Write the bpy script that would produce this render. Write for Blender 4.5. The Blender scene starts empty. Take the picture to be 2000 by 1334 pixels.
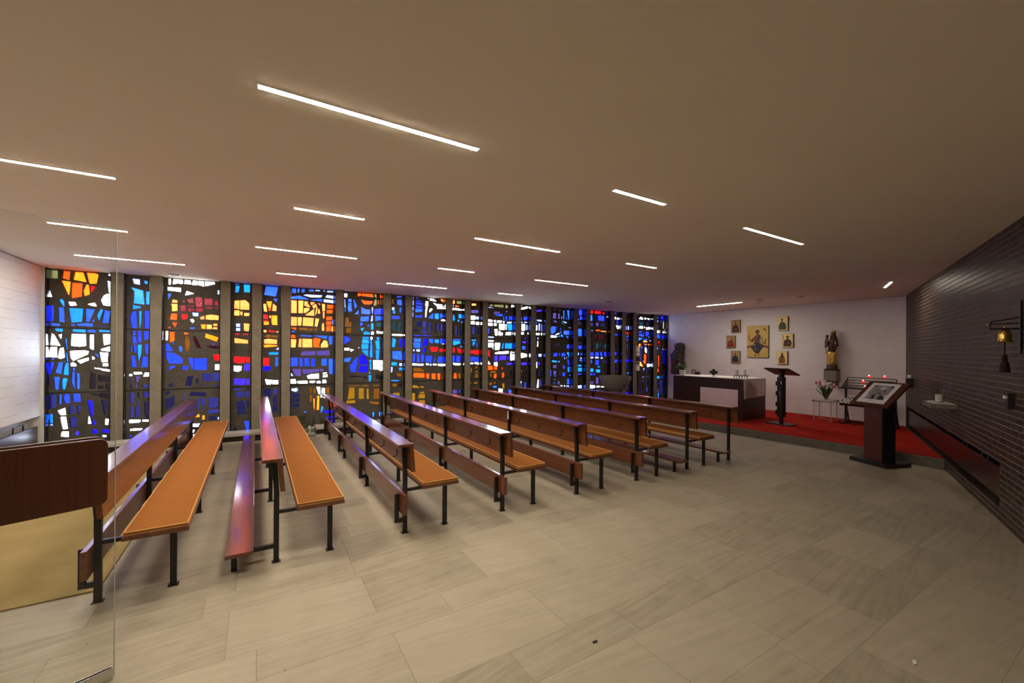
import bpy, bmesh, math, random
from mathutils import Vector, Matrix
from mathutils.geometry import delaunay_2d_cdt
random.seed(7)
sc = bpy.context.scene
C = sc.collection
R = math.radians
ZC = 3.045          # ceiling height
STEP = 0.155        # altar platform height
XB = 12.25          # back wall
XL = -2.9           # left wall
YW = 9.5            # front plane of the window wall fins
YG = 9.64           # plane of the concrete glass panels
TH = R(21.84)       # direction of the brick wall and of the glass door
WD = Vector((math.cos(TH), math.sin(TH), 0))
WN = Vector((-WD.y, WD.x, 0))
W0 = Vector((XB, 3.276, 0))
def bw(s, out, z=0.0):
    p = W0 + WD*s + WN*out
    return Vector((p.x, p.y, z))

# ------------------------------------------------------------------ helpers
class MB:
    """collects shapes in one bmesh and links them as ONE mesh object"""
    def __init__(s): s.bm = bmesh.new(); s.mi = 0
    def _tag(s, faces):
        for f in faces: f.material_index = s.mi
    def box(s, x0, x1, y0, y1, z0, z1, bev=0.0, seg=2, mat=None):
        bm = s.bm
        vs = [bm.verts.new(p) for p in ((x0,y0,z0),(x1,y0,z0),(x1,y1,z0),(x0,y1,z0),(x0,y0,z1),(x1,y0,z1),(x1,y1,z1),(x0,y1,z1))]
        fs = [bm.faces.new([vs[i] for i in q]) for q in ((3,2,1,0),(4,5,6,7),(0,1,5,4),(1,2,6,5),(2,3,7,6),(3,0,4,7))]
        s._tag(fs)
        allv = list(vs)
        if bev:
            es = list({e for f in fs for e in f.edges})
            r = bmesh.ops.bevel(bm, geom=es, offset=bev, segments=seg, affect='EDGES', profile=0.5)
            s._tag(r['faces'])
            allv = list({v for f in r['faces'] for v in f.verts} | {v for v in vs if v.is_valid})
        if mat is not None:
            bmesh.ops.transform(bm, matrix=mat, verts=[v for v in allv if v.is_valid])
        return s
    def prism(s, pts, axis, a, b):
        """polygon pts (2D) extruded along axis 'x','y' or 'z' between a and b"""
        def P(p, t):
            return {'x': (t, p[0], p[1]), 'y': (p[0], t, p[1]), 'z': (p[0], p[1], t)}[axis]
        bm = s.bm
        A = [bm.verts.new(P(p, a)) for p in pts]; B = [bm.verts.new(P(p, b)) for p in pts]
        fs = [bm.faces.new(A), bm.faces.new(B[::-1])]
        n = len(pts)
        for i in range(n): fs.append(bm.faces.new((A[i], B[i], B[(i+1) % n], A[(i+1) % n])))
        s._tag(fs); bmesh.ops.recalc_face_normals(bm, faces=fs)
        return s
    def rings(s, rings, cap=True, closed=False):
        bm = s.bm; L = [[bm.verts.new(p) for p in r] for r in rings]; fs = []
        n = len(L[0])
        pairs = list(zip(L, L[1:])) + ([(L[-1], L[0])] if closed else [])
        for a, b in pairs:
            for i in range(n): fs.append(bm.faces.new((a[i], a[(i+1) % n], b[(i+1) % n], b[i])))
        if cap and not closed: fs.append(bm.faces.new(L[0][::-1])); fs.append(bm.faces.new(L[-1]))
        s._tag(fs); bmesh.ops.recalc_face_normals(bm, faces=fs)
        return s
    def tube(s, pts, r, n=8, cap=True):
        pts = [Vector(p) for p in pts]; out = []; prev = None
        for i, p in enumerate(pts):
            d = (pts[min(i+1, len(pts)-1)] - pts[max(i-1, 0)]).normalized()
            if prev is None: prev = d.orthogonal().normalized()
            u = (prev - d*prev.dot(d)).normalized(); v = d.cross(u); prev = u
            rr = r[i] if isinstance(r, (list, tuple)) else r
            out.append([p + (u*math.cos(2*math.pi*k/n) + v*math.sin(2*math.pi*k/n))*rr for k in range(n)])
        return s.rings(out, cap)
    def lathe(s, prof, c=(0,0), n=24, cap=True):
        return s.rings([[(c[0]+r*math.cos(2*math.pi*k/n), c[1]+r*math.sin(2*math.pi*k/n), z) for k in range(n)] for r, z in prof], cap)
    def loft(s, prof, n=20, cap=True):
        """prof: (z, cx, cy, rx, ry)"""
        return s.rings([[(cx+rx*math.cos(2*math.pi*k/n), cy+ry*math.sin(2*math.pi*k/n), z) for k in range(n)] for z, cx, cy, rx, ry in prof], cap)
    def ell(s, c, r, n=16, m=10):
        out = []
        for j in range(m+1):
            t = math.pi*(j+0.04*(j == 0)-0.04*(j == m))/m
            out.append([(c[0]+r[0]*math.sin(t)*math.cos(2*math.pi*k/n), c[1]+r[1]*math.sin(t)*math.sin(2*math.pi*k/n), c[2]-r[2]*math.cos(t)) for k in range(n)])
        return s.rings(out)
    def quad(s, a, b, c, d):
        f = s.bm.faces.new([s.bm.verts.new(p) for p in (a, b, c, d)]); s._tag([f]); return s
    def mesh(s, name, mats, smooth=False):
        me = bpy.data.meshes.new(name); s.bm.to_mesh(me); s.bm.free()
        for m in (mats if isinstance(mats, (list, tuple)) else [mats]): me.materials.append(m)
        if smooth:
            for p in me.polygons: p.use_smooth = True
            me.set_sharp_from_angle(angle=R(40))
        return me
    def build(s, name, mats, parent=None, smooth=False, loc=None, rotz=0):
        return link(name, s.mesh(name, mats, smooth), parent, loc, rotz)

def link(name, me, parent=None, loc=None, rotz=0):
    o = bpy.data.objects.new(name, me); C.objects.link(o)
    if parent: o.parent = parent
    if loc is not None: o.location = loc
    o.rotation_euler.z = rotz
    return o
def tag(o, label, cat, group=None, kind=None):
    o['label'] = label; o['category'] = cat
    if group: o['group'] = group
    if kind: o['kind'] = kind
    return o
def struct(o): o['kind'] = 'structure'; return o
def thing(name, label, cat, loc=(0,0,0), rotz=0, group=None):
    o = bpy.data.objects.new(name, None); C.objects.link(o); o.empty_display_size = 0.1
    o.location = loc; o.rotation_euler.z = rotz
    return tag(o, label, cat, group)
def remesh(o, v=0.008):
    m = o.modifiers.new('remesh', 'REMESH'); m.mode = 'VOXEL'; m.voxel_size = v; m.use_smooth_shade = True
    s = o.modifiers.new('smooth', 'SMOOTH'); s.iterations = 3; s.factor = 0.5
    return o
def copy_tree(o, parent=None):
    c = o.copy(); C.objects.link(c); c.parent = parent
    for ch in list(o.children): copy_tree(ch, c)
    return c

# ---------------------------------------------------------------- materials
class NT:
    def __init__(s, name):
        s.m = bpy.data.materials.new(name); s.m.use_nodes = True; s.t = s.m.node_tree; s.t.nodes.clear()
        s.out = s.t.nodes.new('ShaderNodeOutputMaterial')
    def n(s, typ, **kw):
        nd = s.t.nodes.new(typ)
        for k, v in kw.items():
            if k in nd.inputs: s.set(nd, k, v)
            else: setattr(nd, k, v)
        return nd
    def set(s, nd, k, v):
        if isinstance(v, bpy.types.NodeSocket): s.t.links.new(v, nd.inputs[k])
        else: nd.inputs[k].default_value = v
    def math(s, op, a, b=0.0, c=0.0):
        nd = s.t.nodes.new('ShaderNodeMath'); nd.operation = op
        for i, v in enumerate((a, b, c)): s.set(nd, i, v)
        return nd.outputs[0]
    def mix(s, f, a, b, blend='MIX'):
        nd = s.t.nodes.new('ShaderNodeMix'); nd.data_type = 'RGBA'; nd.blend_type = blend
        s.set(nd, 0, f); s.set(nd, 6, a); s.set(nd, 7, b); return nd.outputs[2]
    def ramp(s, f, stops):
        nd = s.t.nodes.new('ShaderNodeValToRGB'); s.set(nd, 0, f); cr = nd.color_ramp
        while len(cr.elements) < len(stops): cr.elements.new(0.5)
        for e, (p, c) in zip(cr.elements, stops): e.position = p; e.color = c if len(c) == 4 else (*c, 1)
        return nd.outputs[0]
    def coords(s, scale=(1,1,1), kind='Object', rot=(0,0,0)):
        tc = s.t.nodes.new('ShaderNodeTexCoord'); mp = s.t.nodes.new('ShaderNodeMapping')
        s.t.links.new(tc.outputs[kind], mp.inputs[0]); mp.inputs['Scale'].default_value = scale; mp.inputs['Rotation'].default_value = rot
        return mp.outputs[0]
    def noise(s, vec, scale, detail=4, rough=0.55):
        nd = s.t.nodes.new('ShaderNodeTexNoise'); s.set(nd, 'Vector', vec); s.set(nd, 'Scale', scale); s.set(nd, 'Detail', detail); s.set(nd, 'Roughness', rough)
        return nd.outputs[0]
    def bump(s, h, st=0.2, dist=0.01):
        nd = s.t.nodes.new('ShaderNodeBump'); s.set(nd, 'Height', h); s.set(nd, 'Strength', st); s.set(nd, 'Distance', dist); return nd.outputs[0]
    def pr(s, **kw):
        b = s.t.nodes.new('ShaderNodeBsdfPrincipled')
        for k, v in kw.items(): s.set(b, k.replace('_', ' '), v)
        s.t.links.new(b.outputs[0], s.out.inputs[0]); return s.m
c4 = lambda r, g, b: (r, g, b, 1)
def plain(name, col, rough=0.5, metal=0.0, var=0.12, scale=30, spec=0.5, bump=0.0, coat=0.0):
    t = NT(name); v = t.coords(); nz = t.noise(v, scale)
    lo = tuple(max(0, c*(1-var)) for c in col); hi = tuple(min(1, c*(1+var)) for c in col)
    kw = dict(Base_Color=t.ramp(nz, [(0.3, lo), (0.7, hi)]), Roughness=rough, Metallic=metal, Specular_IOR_Level=spec, Coat_Weight=coat)
    if bump: kw['Normal'] = t.bump(nz, bump, 0.004)
    return t.pr(**kw)
def wood(name, dark, light, axis='y', rough=0.25, scale=1.0, spec=0.5, coat=0.0):
    t = NT(name); sc_ = {'y': (34, 0.9, 34), 'x': (0.9, 34, 34), 'z': (34, 34, 0.9)}[axis]
    v = t.coords(tuple(q*scale for q in sc_)); nz = t.noise(v, 1.6, 6, 0.62); fine = t.noise(t.coords(tuple(q*scale*5 for q in sc_)), 2.0, 3)
    f = t.math('ADD', t.math('MULTIPLY', nz, 0.75), t.math('MULTIPLY', fine, 0.25))
    return t.pr(Base_Color=t.ramp(f, [(0.32, dark), (0.66, light)]), Roughness=t.math('ADD', rough-0.04, t.math('MULTIPLY', fine, 0.1)), Specular_IOR_Level=spec, Coat_Weight=coat, Coat_Roughness=0.13, Normal=t.bump(fine, 0.06, 0.003))
M = {}
M['pew_wood'] = wood('pew_wood', (0.060, 0.013, 0.0035), (0.215, 0.062, 0.016), 'y', 0.34, coat=0.8)
M['handle_wood'] = wood('handle_wood', (0.058, 0.017, 0.006), (0.098, 0.031, 0.011), 'z', 0.36)
M['cover_wood'] = wood('cover_wood', (0.030, 0.006, 0.0035), (0.052, 0.012, 0.006), 'x', 0.3)
M['altar_wood'] = wood('altar_wood', (0.022, 0.006, 0.004), (0.045, 0.013, 0.008), 'y', 0.35)
M['lectern_wood'] = wood('lectern_wood', (0.060, 0.012, 0.005), (0.115, 0.025, 0.009), 'z', 0.3)
M['dark_wood'] = wood('dark_wood', (0.025, 0.012, 0.007), (0.06, 0.03, 0.016), 'x', 0.4)
M['cushion'] = plain('cushion_cloth', (0.325, 0.115, 0.018), 0.85, var=0.14, scale=260, spec=0.2, bump=0.25)
M['piping'] = plain('cushion_piping', (0.75, 0.42, 0.13), 0.7, var=0.08, scale=90, spec=0.3)
M['black_steel'] = plain('black_steel', (0.011, 0.0105, 0.012), 0.36, 0.0, scale=60, spec=0.45)
M['black_matte'] = plain('black_matte', (0.012, 0.011, 0.011), 0.6, scale=50)
M['white_paint'] = plain('white_paint', (0.72, 0.72, 0.70), 0.55, var=0.04)
M['white_cloth'] = plain('white_cloth', (0.78, 0.76, 0.74), 0.85, var=0.05, scale=60, bump=0.1)
M['paper'] = plain('white_paper', (0.80, 0.80, 0.78), 0.8, var=0.03)
M['stone_gray'] = plain('gray_stone', (0.20, 0.18, 0.155), 0.7, var=0.3, scale=45, bump=0.3)
M['console_stone'] = plain('console_stone', (0.24, 0.21, 0.18), 0.8, var=0.25, scale=120, bump=0.3)
M['step_stone'] = plain('step_stone', (0.17, 0.15, 0.12), 0.6, var=0.2, scale=16, bump=0.1)
M['sill'] = plain('ledge_enamel', (0.50, 0.48, 0.42), 0.4, var=0.05)
M['candle_wax'] = plain('candle_wax', (0.92, 0.88, 0.76), 0.5, var=0.05)
M['brass'] = plain('brass', (0.75, 0.52, 0.12), 0.22, 1.0, var=0.15)
M['gold_leaf'] = plain('gold_leaf', (0.62, 0.40, 0.09), 0.35, 0.75, var=0.35, scale=40, bump=0.5)
M['statue_dark'] = plain('dark_carved_wood', (0.035, 0.028, 0.023), 0.5, var=0.4, scale=18, bump=0.6)
M['statue_red'] = plain('painted_dress', (0.055, 0.011, 0.006), 0.45, var=0.4, scale=22, bump=0.3)
M['statue_skin'] = plain('painted_skin', (0.15, 0.075, 0.038), 0.5, var=0.2, scale=30)
M['statue_hair'] = plain('painted_hair', (0.03, 0.016, 0.008), 0.5, var=0.3, scale=60, bump=0.6)
M['leaf'] = plain('green_leaf', (0.035, 0.12, 0.018), 0.4, var=0.5, scale=25)
M['stem'] = plain('tulip_leaf', (0.06, 0.12, 0.03), 0.45, var=0.4, scale=40)
M['petal_white'] = plain('white_petal', (0.80, 0.70, 0.68), 0.6, var=0.12)
M['petal_pink'] = plain('pink_petal', (0.62, 0.10, 0.20), 0.6, var=0.35, scale=60)
M['pot'] = plain('white_glazed_pot', (0.78, 0.77, 0.76), 0.3, var=0.03)
M['soil'] = plain('potting_soil', (0.03, 0.02, 0.012), 0.95, var=0.5, scale=120)
M['chrome'] = plain('satin_chrome', (0.6, 0.6, 0.6), 0.25, 1.0, var=0.05)
M['tassel'] = plain('red_tassel', (0.026, 0.004, 0.004), 0.9, var=0.3, scale=90)
M['thin_white_metal'] = plain('pale_metal', (0.58, 0.54, 0.52), 0.4, 0.2, var=0.06)
def emis(name, col, st):
    t = NT(name); e = t.n('ShaderNodeEmission', Color=c4(*col), Strength=st); t.t.links.new(e.outputs[0], t.out.inputs[0]); return t.m
STRIP = 208.0
def strip_mat(k):
    n = 'strip_%.3f' % k
    if n not in M: M[n] = emis('strip_diffuser', (1.0, 0.875, 0.70), STRIP*k)
    return M[n]
M['flame'] = emis('candle_glow', (1.0, 0.55, 0.35), 6.0)
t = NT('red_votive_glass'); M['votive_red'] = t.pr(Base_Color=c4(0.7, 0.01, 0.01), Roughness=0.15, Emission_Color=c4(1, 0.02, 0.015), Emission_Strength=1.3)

# plaster ceiling
t = NT('plaster_ceiling'); v = t.coords(); a = t.noise(v, 180, 2); b = t.noise(v, 1.1, 3)
M['ceiling'] = t.pr(Base_Color=t.ramp(b, [(0.3, (0.81, 0.725, 0.575)), (0.7, (0.84, 0.755, 0.605))]), Roughness=0.9, Specular_IOR_Level=0.1, Normal=t.bump(a, 0.05, 0.002))
# white painted brickwork with thin horizontal courses
def white_brick(name, k):
    t = NT(name); tc = t.n('ShaderNodeTexCoord'); sx = t.n('ShaderNodeSeparateXYZ', Vector=tc.outputs['Object'])
    al = t.math('ADD', sx.outputs[0], sx.outputs[1]); vv = t.n('ShaderNodeCombineXYZ', X=al, Y=sx.outputs[2])
    row = t.math('FRACT', t.math('DIVIDE', sx.outputs[2], 0.135)); edge = t.math('MINIMUM', row, t.math('SUBTRACT', 1.0, row))
    br = t.noise(t.n('ShaderNodeCombineXYZ', X=t.math('MULTIPLY', al, 1.6), Y=t.math('MULTIPLY', t.math('FLOOR', t.math('ADD', t.math('DIVIDE', sx.outputs[2], 0.135), 0.5)), 3.7)).outputs[0], 2.0, 2)
    ln = t.math('MULTIPLY', t.math('LESS_THAN', edge, 0.022), t.math('GREATER_THAN', br, 0.47))
    base = t.ramp(t.noise(t.coords(), 4, 4), [(0.3, (0.76, 0.75, 0.755)), (0.7, (0.82, 0.81, 0.815))])
    return t.pr(Base_Color=t.mix(t.math('MULTIPLY', ln, 0.5*k), base, c4(0.2, 0.19, 0.18)), Roughness=0.6, Normal=t.bump(t.math('ADD', t.math('MULTIPLY', t.math('LESS_THAN', edge, 0.05), -0.6), t.math('MULTIPLY', t.noise(t.coords(), 90, 2), 0.3)), 0.25*k, 0.004))
M['white_wall'] = white_brick('white_brickwork', 1.0); M['white_wall_smooth'] = white_brick('smooth_white_brickwork', 0.35)
# dark brick
t = NT('dark_brick'); tc = t.n('ShaderNodeTexCoord'); sx = t.n('ShaderNodeSeparateXYZ', Vector=tc.outputs['Object'])
vec = t.n('ShaderNodeCombineXYZ', X=t.math('ADD', sx.outputs[0], sx.outputs[1]), Y=sx.outputs[2])
bk = t.n('ShaderNodeTexBrick', Vector=vec.outputs[0], Color1=c4(0.056, 0.036, 0.023), Color2=c4(0.029, 0.019, 0.014), Mortar=c4(0.175, 0.142, 0.118), Scale=1.0)
bk.inputs['Mortar Size'].default_value = 0.0065; bk.inputs['Mortar Smooth'].default_value = 0.15; bk.inputs['Brick Width'].default_value = 0.215; bk.inputs['Row Height'].default_value = 0.0635
bk.offset = 0.37; bk.offset_frequency = 3; bk.squash = 0.72; bk.squash_frequency = 2
nz = t.noise(t.coords(), 35, 3)
col = t.mix(1.0, bk.outputs[0], t.ramp(nz, [(0.25, (0.7, 0.7, 0.7)), (0.75, (1.25, 1.2, 1.15))]), 'MULTIPLY')
M['brick'] = t.pr(Base_Color=col, Roughness=t.math('ADD', 0.42, t.math('MULTIPLY', bk.outputs[1], 0.45)), Specular_IOR_Level=0.15, Normal=t.bump(t.math('ADD', t.math('MULTIPLY', bk.outputs[1], -1.0), t.math('MULTIPLY', nz, 0.25)), 0.5, 0.006))
# exposed concrete
def concrete(name, lo, hi):
    t = NT(name); v = t.coords(); a = t.noise(v, 6, 5); b = t.noise(v, 95, 3, 0.6)
    pits = t.math('LESS_THAN', t.noise(v, 42, 1), 0.30)
    col = t.ramp(t.math('ADD', t.math('MULTIPLY', a, 0.6), t.math('MULTIPLY', b, 0.4)), [(0.3, lo), (0.7, hi)])
    return t.pr(Base_Color=t.mix(pits, col, c4(*(q*0.35 for q in lo))), Roughness=0.85, Specular_IOR_Level=0.2, Normal=t.bump(t.math('ADD', b, t.math('MULTIPLY', pits, -1.0)), 0.35, 0.004))
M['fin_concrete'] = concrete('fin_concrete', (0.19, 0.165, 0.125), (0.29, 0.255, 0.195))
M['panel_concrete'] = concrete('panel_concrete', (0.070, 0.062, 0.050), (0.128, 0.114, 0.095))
M['frame_steel'] = plain('dark_frame_steel', (0.02, 0.02, 0.022), 0.22, 0.3, scale=40, spec=0.6)
# stone floor: rows 0.51 and 0.265 m deep, slabs of random length
t = NT('stone_slab_floor'); tc = t.n('ShaderNodeTexCoord'); sx = t.n('ShaderNodeSeparateXYZ', Vector=tc.outputs['Object'])
x, y = sx.outputs[0], sx.outputs[1]; PER = 0.775
yy = t.math('ADD', y, 20*PER-1.29); q = t.math('DIVIDE', yy, PER); qi = t.math('FLOOR', q); fr = t.math('MULTIPLY', t.math('SUBTRACT', q, qi), PER)
second = t.math('GREATER_THAN', fr, 0.51); rid = t.math('ADD', t.math('MULTIPLY', qi, 2.0), second)
wr = t.n('ShaderNodeTexWhiteNoise', noise_dimensions='1D', W=rid)
ln = t.math('ADD', 0.72, t.math('MULTIPLY', wr.outputs[0], 0.45))
tx = t.math('ADD', t.math('DIVIDE', x, ln), t.math('MULTIPLY', wr.outputs[0], 37.7)); ti = t.math('FLOOR', tx); tf = t.math('MULTIPLY', t.math('SUBTRACT', tx, ti), ln)
wi = t.n('ShaderNodeTexWhiteNoise', noise_dimensions='2D', Vector=t.n('ShaderNodeCombineXYZ', X=rid, Y=ti).outputs[0])
jx = t.math('LESS_THAN', tf, 0.0045)
jy = t.math('MAXIMUM', t.math('LESS_THAN', fr, 0.0035), t.math('LESS_THAN', t.math('ABSOLUTE', t.math('SUBTRACT', fr, 0.51)), 0.002))
joint = t.math('MAXIMUM', jx, jy)
swap = t.math('GREATER_THAN', t.n('ShaderNodeSeparateColor', Color=wi.outputs[1]).outputs[1], 0.86)
off = t.math('MULTIPLY', wi.outputs[0], 50.0)
sv1 = t.n('ShaderNodeCombineXYZ', X=t.math('ADD', t.math('MULTIPLY', x, 1.3), off), Y=t.math('ADD', t.math('MULTIPLY', y, 24.0), t.math('MULTIPLY', t.math('SUBTRACT', wi.outputs[0], 0.5), t.math('MULTIPLY', x, 9.0))))
streak = t.noise(sv1.outputs[0], 1.0, 6, 0.62); blot = t.noise(t.coords(), 5.0, 4); fine = t.noise(t.coords(), 160, 2)
f = t.math('ADD', t.math('ADD', t.math('MULTIPLY', streak, 0.46), t.math('MULTIPLY', blot, 0.24)), t.math('ADD', t.math('MULTIPLY', fine, 0.12), t.math('MULTIPLY', wi.outputs[0], 0.18)))
col = t.ramp(f, [(0.28, (0.27, 0.24, 0.172)), (0.50, (0.405, 0.362, 0.268)), (0.74, (0.50, 0.452, 0.34))])
vo = t.n('ShaderNodeTexVoronoi', Vector=t.coords(), Scale=6.0); speck = t.math('MULTIPLY', t.math('LESS_THAN', vo.outputs['Distance'], 0.035), t.math('GREATER_THAN', t.n('ShaderNodeSeparateColor', Color=vo.outputs['Color']).outputs[0], 0.62))
col = t.mix(t.math('MULTIPLY', speck, 0.6), col, c4(0.05, 0.04, 0.03))
col = t.mix(t.math('MULTIPLY', joint, 0.42), col, c4(0.10, 0.086, 0.064))
M['floor'] = t.pr(Base_Color=col, Roughness=t.math('ADD', 0.48, t.math('MULTIPLY', streak, 0.2)), Specular_IOR_Level=0.35, Normal=t.bump(t.math('SUBTRACT', t.math('MULTIPLY', fine, 0.2), joint), 0.12, 0.003))
t = NT('red_carpet'); v = t.coords(); a = t.noise(v, 300, 2); b = t.noise(v, 2.5, 4)
M['carpet'] = t.pr(Base_Color=t.ramp(t.math('ADD', t.math('MULTIPLY', a, 0.5), t.math('MULTIPLY', b, 0.5)), [(0.35, (0.30, 0.012, 0.007)), (0.65, (0.47, 0.026, 0.014))]), Roughness=0.95, Specular_IOR_Level=0.1, Normal=t.bump(a, 0.3, 0.004))
t = NT('khaki_rug'); v = t.coords(); a = t.noise(v, 300, 2); b = t.noise(v, 3, 4)
M['rug'] = t.pr(Base_Color=t.ramp(t.math('ADD', t.math('MULTIPLY', a, 0.6), t.math('MULTIPLY', b, 0.4)), [(0.35, (0.31, 0.23, 0.095)), (0.65, (0.43, 0.325, 0.145))]), Roughness=0.95, Specular_IOR_Level=0.1, Normal=t.bump(a, 0.3, 0.004))
# coloured glass chunks: colour held per face, light comes from the daylight outside
t = NT('coloured_glass'); at = t.n('ShaderNodeAttribute', attribute_name='pane_tone'); v = t.coords()
n1 = t.noise(v, 45, 3); n2 = t.noise(v, 7, 3)
fac = t.ramp(t.math('ADD', t.math('MULTIPLY', n1, 0.6), t.math('MULTIPLY', n2, 0.4)), [(0.32, (0.72, 0.74, 0.78)), (0.62, (1.0, 1.0, 1.0))])
tr = t.n('ShaderNodeBsdfTransparent', Color=t.mix(1.0, at.outputs[0], fac, 'MULTIPLY'))
gl = t.n('ShaderNodeBsdfGlossy', Color=c4(0.9, 0.9, 0.9), Roughness=0.08, Normal=t.bump(n1, 0.4, 0.01))
mx = t.n('ShaderNodeMixShader', Fac=0.04); t.t.links.new(tr.outputs[0], mx.inputs[1]); t.t.links.new(gl.outputs[0], mx.inputs[2]); t.t.links.new(mx.outputs[0], t.out.inputs[0])
M['pane'] = t.m
def clear_glass(name, tint, fac=0.06):
    t = NT(name); tr = t.n('ShaderNodeBsdfTransparent', Color=c4(*tint)); gl = t.n('ShaderNodeBsdfGlossy', Color=c4(1, 1, 1), Roughness=0.02)
    lw = t.n('ShaderNodeLayerWeight', Blend=0.5); mx = t.n('ShaderNodeMixShader', Fac=t.math('ADD', 0.03*fac, t.math('MULTIPLY', t.math('POWER', lw.outputs['Facing'], 4.0), 0.5*fac)))
    t.t.links.new(tr.outputs[0], mx.inputs[1]); t.t.links.new(gl.outputs[0], mx.inputs[2]); t.t.links.new(mx.outputs[0], t.out.inputs[0]); return t.m
M['door_glass'] = clear_glass('door_glass', (0.965, 0.975, 0.97), 0.35)
M['vase_glass'] = clear_glass('vase_glass', (0.95, 0.965, 0.96), 0.45)
M['glass_edge'] = plain('ground_glass_edge', (0.55, 0.58, 0.52), 0.3, var=0.05)
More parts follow.
